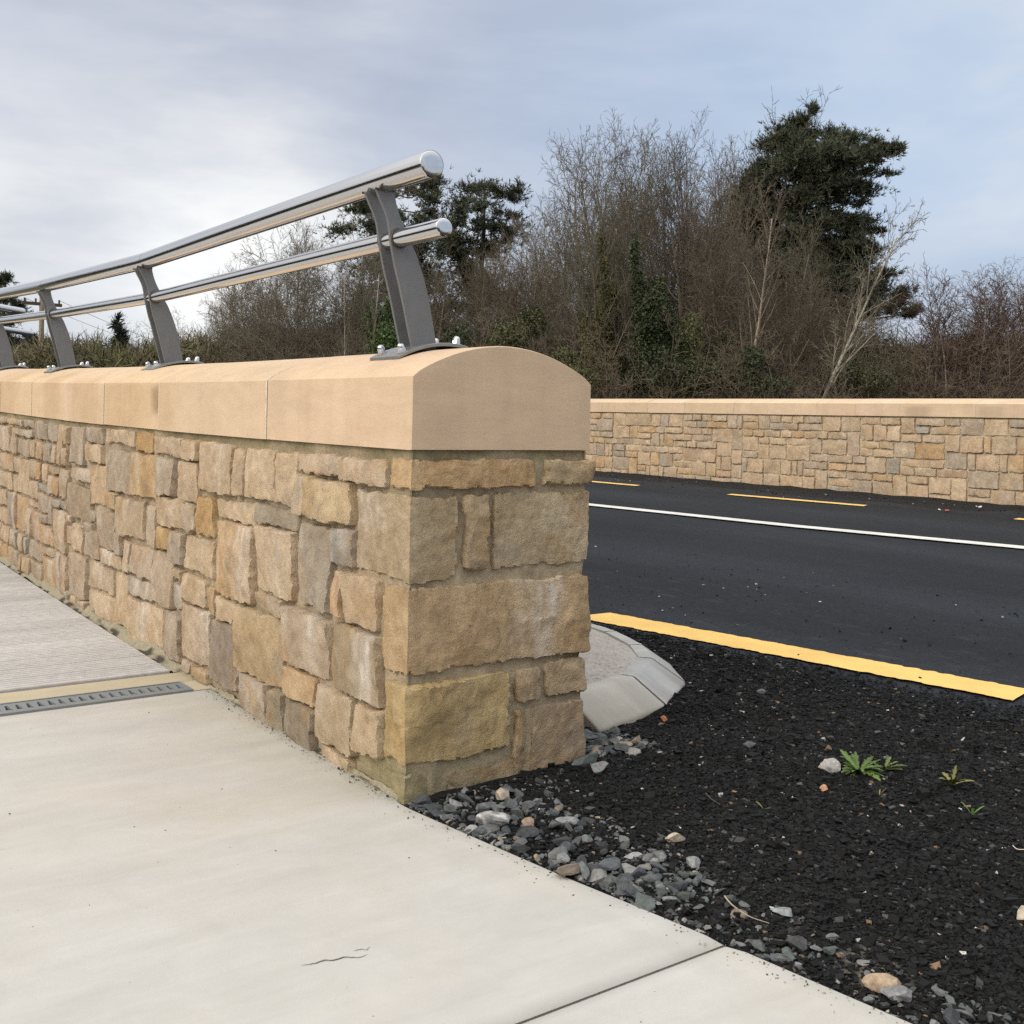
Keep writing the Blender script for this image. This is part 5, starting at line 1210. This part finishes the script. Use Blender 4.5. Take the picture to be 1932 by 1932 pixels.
# none on the paint
yl = (x > np.interp(y, [-.345, 1.6], [2.27, 1.96])) & (x < np.interp(y, [-.3, 1.78], [2.51, 2.19])) & (y > -.36) & (y < 1.8)
soil_ = soil_tint(np.stack([x, y, z], 1))[:, 0]*(.5+.5*sstep(-.3, .3, vn(np.stack([x*16, y*16, x*0], 1), 66)))
k_ = free(x, y) & in_view(x, y, z, 1.75) & (rr.random(n) < dens*(1-.85*soil_)) & ~(yl & (rr.random(n) > .008))
x, y, z, dist = x[k_], y[k_], z[k_], dist[k_]; n = len(x)
size = np.exp(rr.normal(math.log(.0037), .42, n)); pos = np.stack([x, y, z+size*rr.uniform(.0, .6, n)], 1)
V, F, c = scatter(pos, size, shapes(24, CUBE, 102, .35, 1), CF, 103, .5, chip_cols(n))
tag(mesh('loose_chippings', V, F, MATS['chippings'], None, False, c), kind='stuff')
print('chips', n)
# sparse grit on the carriageway and at the far wall
n = 1000; x = np.concatenate([rr.uniform(1.8, 4.2, n//2), rr.normal(9.15, .32, n//2)]); y = np.concatenate([rr.uniform(-1.5, 5, n//2), rr.uniform(1, 12, n//2)])
k_ = (x < 9.66) & free(x, y, .01); x, y = x[k_], y[k_]; z = np.where(x > 8, farv_z(x, y), zroad(x, y)+.004); n = len(x); z = np.maximum(z, zroad(x, y)+.003); size = np.exp(rr.normal(math.log(.0042), .35, n)); size = np.where(x > 8, size*1.7, size)
V, F, c = scatter(np.stack([x, y, z+size*.2], 1), size, shapes(16, CUBE, 105, .35, 1), CF, 106, .5, chip_cols(n, .86)); tag(mesh('road_grit', V, F, MATS['chippings'], None, False, c), kind='stuff')

# crushed stone along the edge of the footway
import bmesh
def ico(sub):
    bm = bmesh.new(); bmesh.ops.create_icosphere(bm, subdivisions=sub, radius=1); V = np.array([v.co[:] for v in bm.verts]); F = np.array([[v.index for v in f.verts] for f in bm.faces]); bm.free(); return V, F
IV, IF = ico(2)
RSH = shapes(34, IV, 110, .04, 6)
GREYS = np.array([(.10, .108, .112), (.07, .078, .083), (.135, .14, .14), (.085, .10, .092), (.18, .18, .175), (.05, .055, .06), (.25, .24, .225), (.17, .14, .11), (.31, .255, .19)]); GP = np.array([5, 5, 4, 3, 2, 4, 1, 1, .6]); GP = GP/GP.sum()
n = 8200; y = rr.uniform(-2.4, .33, n); wd = np.interp(-y, [-.33, -.05, .15, .35, .7, 1.1, 1.6, 2.4], [.28, .42, .40, .30, .25, .15, .14, .12])
q = rr.random(n)**1.35; x = edge_t(y)+.01+q*wd*rr.uniform(.8, 1.2, n)
far_ = (y > -.03); x = np.where(far_, rr.uniform(T-.02, .86, n), x)
size = np.clip(.0064*(1-rr.random(n))**-.55, .005, .031)*(1-.45*q)
size = np.where((y < -.80) & (size > .012), size*.75, size); drop_ = (y < -.8) & (rr.random(n) < .80)
z = verge_z(x, y); k_ = free(x, y, .004) & in_view(x, y, z, 1.3); k_ &= ~drop_; k_ &= ~((size > .013) & ~free(x, y, .012)); x, y, z, size = x[k_], y[k_], z[k_], size[k_]; n = len(x)
keep_ = rr.random(n) < .30+.70*sstep(-.35, .25, vn(np.stack([x*9, y*9, x*0], 1), 67)); x, y, z, size = x[keep_], y[keep_], z[keep_], size[keep_]; n = len(x)
o_ = np.argsort(-size)[:3400]; x, y, z, size = x[o_], y[o_], z[o_], size[o_]; n = len(x)
V, F, c = scatter(np.stack([x, y, z+size*rr.uniform(.15, .65, n)], 1), size, RSH, IF, 111, .45, GREYS[rr.choice(len(GREYS), n, p=GP)]*rr.uniform(.65, 1.25, (n, 1)))
c = c*(1+.25*fbm(V*60, 112, 2))[:, None]
tag(mesh('gravel', V, F, MATS['gravel'], None, False, np.clip(c, .01, .8)), kind='stuff')
print('gravel', n)

IV3, IF3 = ico(4)
def rock(name, label, x, y, dims, col, seed, rot, tilt=0.0, z=None, vein=None, cuts=11, cat='stone'):
    r2 = np.random.default_rng(seed); V = IV3.copy()
    for c in range(cuts):
        n_ = r2.normal(size=3); n_ /= np.linalg.norm(n_); dd = r2.uniform(.38, .78); e = V@n_-dd; V = V-np.where(e > 0, e, 0)[:, None]*n_
    V *= 1+.05*fbm(V*2.2+seed, seed, 4)[:, None]; V /= np.abs(V).max(0); V = V*np.array(dims)/2
    c = np.array(col)*(1+.22*fbm(V*90+seed, seed+3, 3))[:, None]
    if vein is not None:
        m_ = np.exp(-(fbm(V*22+seed, seed+5, 2)/.10)**2)*sstep(-.2, .5, fbm(V*14+seed, seed+6, 2)); c = c*(1-m_[:, None])+m_[:, None]*np.array(vein)
    o = mesh(name, V, IF3, MATS['gravel'], None, True, np.clip(c, .01, .8)); o.data.set_sharp_from_angle(angle=math.radians(24))
    zz = float(verge_z(np.array([x]), np.array([y]))[0]) if z is None else z
    o.location = (x, y, zz+dims[2]*.36); o.rotation_euler = (tilt, 0, rot); tag(o, label, cat); return o
rock('stone', 'rounded pinkish cream stone among grey gravel just off the wall corner', .215, -.135, (.056, .046, .040), (.42, .355, .285), 3, .4, vein=(.20, .18, .15))
rock('stone', 'big dark grey stone with white veins at the edge of the concrete footway', .092, -.262, (.088, .062, .050), (.15, .155, .155), 5, -.6, vein=(.55, .54, .52))
rock('stone', 'brown pitted stone lying behind the white veined one', .162, -.318, (.042, .038, .030), (.26, .19, .14), 7, .9)
rock('stone', 'flat light grey stone right of the brown pitted one', .258, -.345, (.064, .038, .020), (.22, .23, .235), 9, -.5)
rock('stone', 'long slab of green grey slate propped against the foot of the pier', .565, .030-.085, (.125, .045, .050), (.085, .098, .095), 11, .35, .5)
rock('stone', 'grey blocky stone in front of the propped slate slab', .560, -.115, (.066, .052, .046), (.155, .16, .165), 13, 1.1)
rock('stone', 'pale angular stone by the end of the kerb, on black chippings', .745, -.055, (.062, .038, .030), (.29, .29, .285), 15, -.7)
rock('stone', 'long cream conglomerate stone lying alone on the black chippings', .392, -.590, (.075, .030, .028), (.40, .34, .26), 17, -.15, vein=(.24, .2, .16))
rock('stone', 'pale granite stone touching the largest weed', 1.098, -.470, (.074, .052, .042), (.36, .345, .32), 19, -.65)
rock('pebble', 'small orange brown pebble in front of the granite stone', .980, -.552, (.034, .026, .020), (.42, .23, .13), 21, .2, cat='pebble')
rock('stone', 'flat grey stone alone on black chippings near the bottom edge', .306, -.982, (.052, .034, .018), (.24, .26, .265), 23, -.5)
rock('stone', 'large tan stone at the concrete edge in the bottom right corner', .238, -1.268, (.085, .050, .036), (.33, .25, .175), 25, -.75)
rock('stone', 'grey stone tucked in front of the large tan stone', .226, -1.302, (.055, .038, .030), (.20, .205, .21), 27, -.5)
rock('stone', 'dark rounded stone half sunk beside the sandy patch', .222, -1.085, (.050, .045, .024), (.055, .055, .058), 29, .1, cuts=3)
rock('stone', 'dark grey stone alone on the chippings behind the weeds', 1.066, -.208, (.060, .045, .030), (.10, .10, .105), 31, -.3, cuts=5)
rock('brick_fragment', 'orange brick fragment at the foot of the kerb', 1.085, .172, (.040, .028, .020), (.42, .16, .08), 33, .5, cat='brick')
rock('stone', 'pale flat stone among grey ones midway along the footway edge', .238, -.602, (.058, .030, .018), (.30, .30, .295), 35, -.35)
rock('stone', 'speckled grey stone at the outer side of the gravel strip', .318, -.715, (.045, .036, .024), (.24, .245, .245), 37, .6)
rock('stone', 'cream stone cut by the right edge of the picture', .700, -1.262, (.045, .035, .025), (.42, .37, .29), 39, .6)
rock('brick_fragment', 'rust red brick fragment lying by the far yellow line', 8.52, 3.86, (.10, .05, .03), (.30, .10, .06), 41, .3, z=float(zroad(8.52, 3.86)), cat='brick')
rock('plaster_fragment', 'white plaster fragment beside the red brick fragment', 8.60, 3.99, (.07, .03, .02), (.7, .68, .64), 43, .9, z=float(zroad(8.6, 3.99)), cat='rubble')
rock('stone', 'lone dark stone on the chippings between the yellow line and the kerb', 1.62, .23, (.042, .036, .024), (.12, .12, .125), 45, .2, cuts=5)

# weeds
def leaf(L, W, lobes, az, pitch, droop, twist=0.0, n=15):
    t = np.linspace(0, 1, n); w = W*np.sin(np.pi*np.clip(t*.93+.04, 0, 1))**.8*(.25+.75*t**.6)
    if lobes: w = w*(.40+.60*np.abs(((t*lobes) % 1.0)))
    w[-1] = .0002; el = pitch-droop*t; dx = np.cos(el)*L/(n-1); dz = np.sin(el)*L/(n-1); r = np.concatenate([[0], np.cumsum(dx[1:])]); z = np.concatenate([[0], np.cumsum(dz[1:])])
    V = []
    for i in range(n):
        up = w[i]*.35
        for e, u_ in ((-1, up), (0, 0), (1, up)):
            V.append((r[i]*math.cos(az)-e*w[i]*math.sin(az), r[i]*math.sin(az)+e*w[i]*math.cos(az), z[i]+u_+e*w[i]*twist))
    return np.array(V), grid_faces(n, 3)
def weed(label, x, y, specs, col, seed, stalk=None):
    o = tag(empty('weed', (x, y, float(verge_z(np.array([x]), np.array([y]))[0])+.004)), label, 'weed'); r2 = random.Random(seed)
    for (az, L, W, lobes, pitch, droop) in specs:
        V, F = leaf(L, W, lobes, az, pitch, droop, r2.uniform(-.3, .3)); k = r2.uniform(.7, 1.3); c = np.tile(np.array(col)*k, (len(V), 1)); c[1::3] *= 1.45
        m_ = mesh('leaf', V+np.array([0, 0, 0]), F, MATS['leaf'], o, True, c)
    return o
r3 = random.Random(5)
sp = [(r3.uniform(0, 6.28), r3.uniform(.04, .082), r3.uniform(.010, .016), r3.choice([4, 5, 6]), r3.uniform(.2, .85), r3.uniform(.2, 1.0)) for _ in range(40)]
weed('largest weed, a low green rosette of toothed leaves on black chippings', 1.160, -.530, sp, (.07, .115, .026), 1)
sp2 = [(r3.uniform(-.9, 1.0)-.6+3.14*(i % 3 == 0), r3.uniform(.04, .07), r3.uniform(.008, .013), 5, r3.uniform(.3, 1.0), r3.uniform(.3, 1.0)) for i in range(16)]
weed('bushier right half of the low green weed clump', 1.232, -.562, sp2, (.075, .11, .026), 2)
sp3 = [(r3.uniform(0, 6.28), r3.uniform(.04, .065), r3.uniform(.008, .013), r3.choice([0, 3, 4]), r3.uniform(.5, 1.2), r3.uniform(.3, 1.0)) for _ in range(11)]
weed('small olive weed with curled leaves near the right edge', 1.290, -.735, sp3, (.115, .12, .03), 3)
weed('tiny bright green seedling with a pair of pointed leaves', 1.140, -.885, [(2.2, .042, .007, 0, 1.0, .3), (5.4, .040, .0075, 0, .9, .3), (3.9, .026, .005, 0, 1.2, .2)], (.115, .21, .04), 4)
weed('thin yellowish sprig standing in front of the largest weed', 1.060, -.668, [(2.4, .06, .0035, 4, 1.25, .3), (5.6, .03, .003, 3, 1.0, .2), (.5, .02, .002, 0, .9, .1)], (.17, .16, .05), 6)
weed('tiny yellow green leaf scrap alone on the chippings left of the weeds', .735, -.555, [(1.8, .028, .004, 0, .8, .4), (5.0, .022, .003, 0, .5, .2)], (.14, .14, .045), 7)
# twigs
def twig(label, pts, r, col):
    P, _ = resample(np.array(pts)[:, :2], 20); z = verge_z(P[:, 0], P[:, 1])+.009+.004*np.sin(np.linspace(0, 3.1, 20)); Q = np.c_[P, z]
    V, F = tubes(Q[None], np.linspace(r, r*.4, 20)[None], 6); tag(mesh('twig', V, F, MATS['twig'], None, True, np.tile(col, (len(V), 1))), label, 'twig')
twig('pale bent twig lying beside the footway edge near the flat grey stones', [(.262, -.862), (.235, -.91), (.225, -.96), (.24, -1.0)], .0018, (.42, .38, .30))
twig('thin pale forked straw on the chippings at the right', [(1.02, -1.06), (1.0, -1.085), (1.025, -1.11), (1.0, -1.14)], .0011, (.5, .45, .36))
twig('short dark twig on the chippings between the gravel and the weeds', [(.69, -.395), (.665, -.44), (.66, -.475)], .0022, (.09, .075, .06))

# fine grit and specks blown onto the footway, gathered along its edge and at the foot of the wall
n = 880; y = np.concatenate([rr.uniform(-2.4, -.02, 380), rr.uniform(.0, 1.35, 400), rr.uniform(-2.4, 1.3, 100)])
x = np.concatenate([edge_t(y[:380])-np.abs(rr.normal(0, .03, 380))-.004, -.012-np.abs(rr.normal(0, .02, 400)), rr.uniform(-2.2, -.05, 100)])
size = np.exp(rr.normal(math.log(.0013), .45, n)); k_ = in_view(x, y, x*0, 1.3); x, y, size = x[k_], y[k_], size[k_]; n = len(x)
V, F, c = scatter(np.stack([x, y, g(y)+.001+size*.3], 1), size, shapes(12, CUBE, 121, .35, 1), CF, 122, .5, np.array([(.05, .05, .05), (.16, .14, .11), (.30, .27, .22), (.09, .08, .065)])[rr.integers(0, 4, n)])
tag(mesh('footway_grit', V, F, MATS['chippings'], None, False, c), kind='stuff')
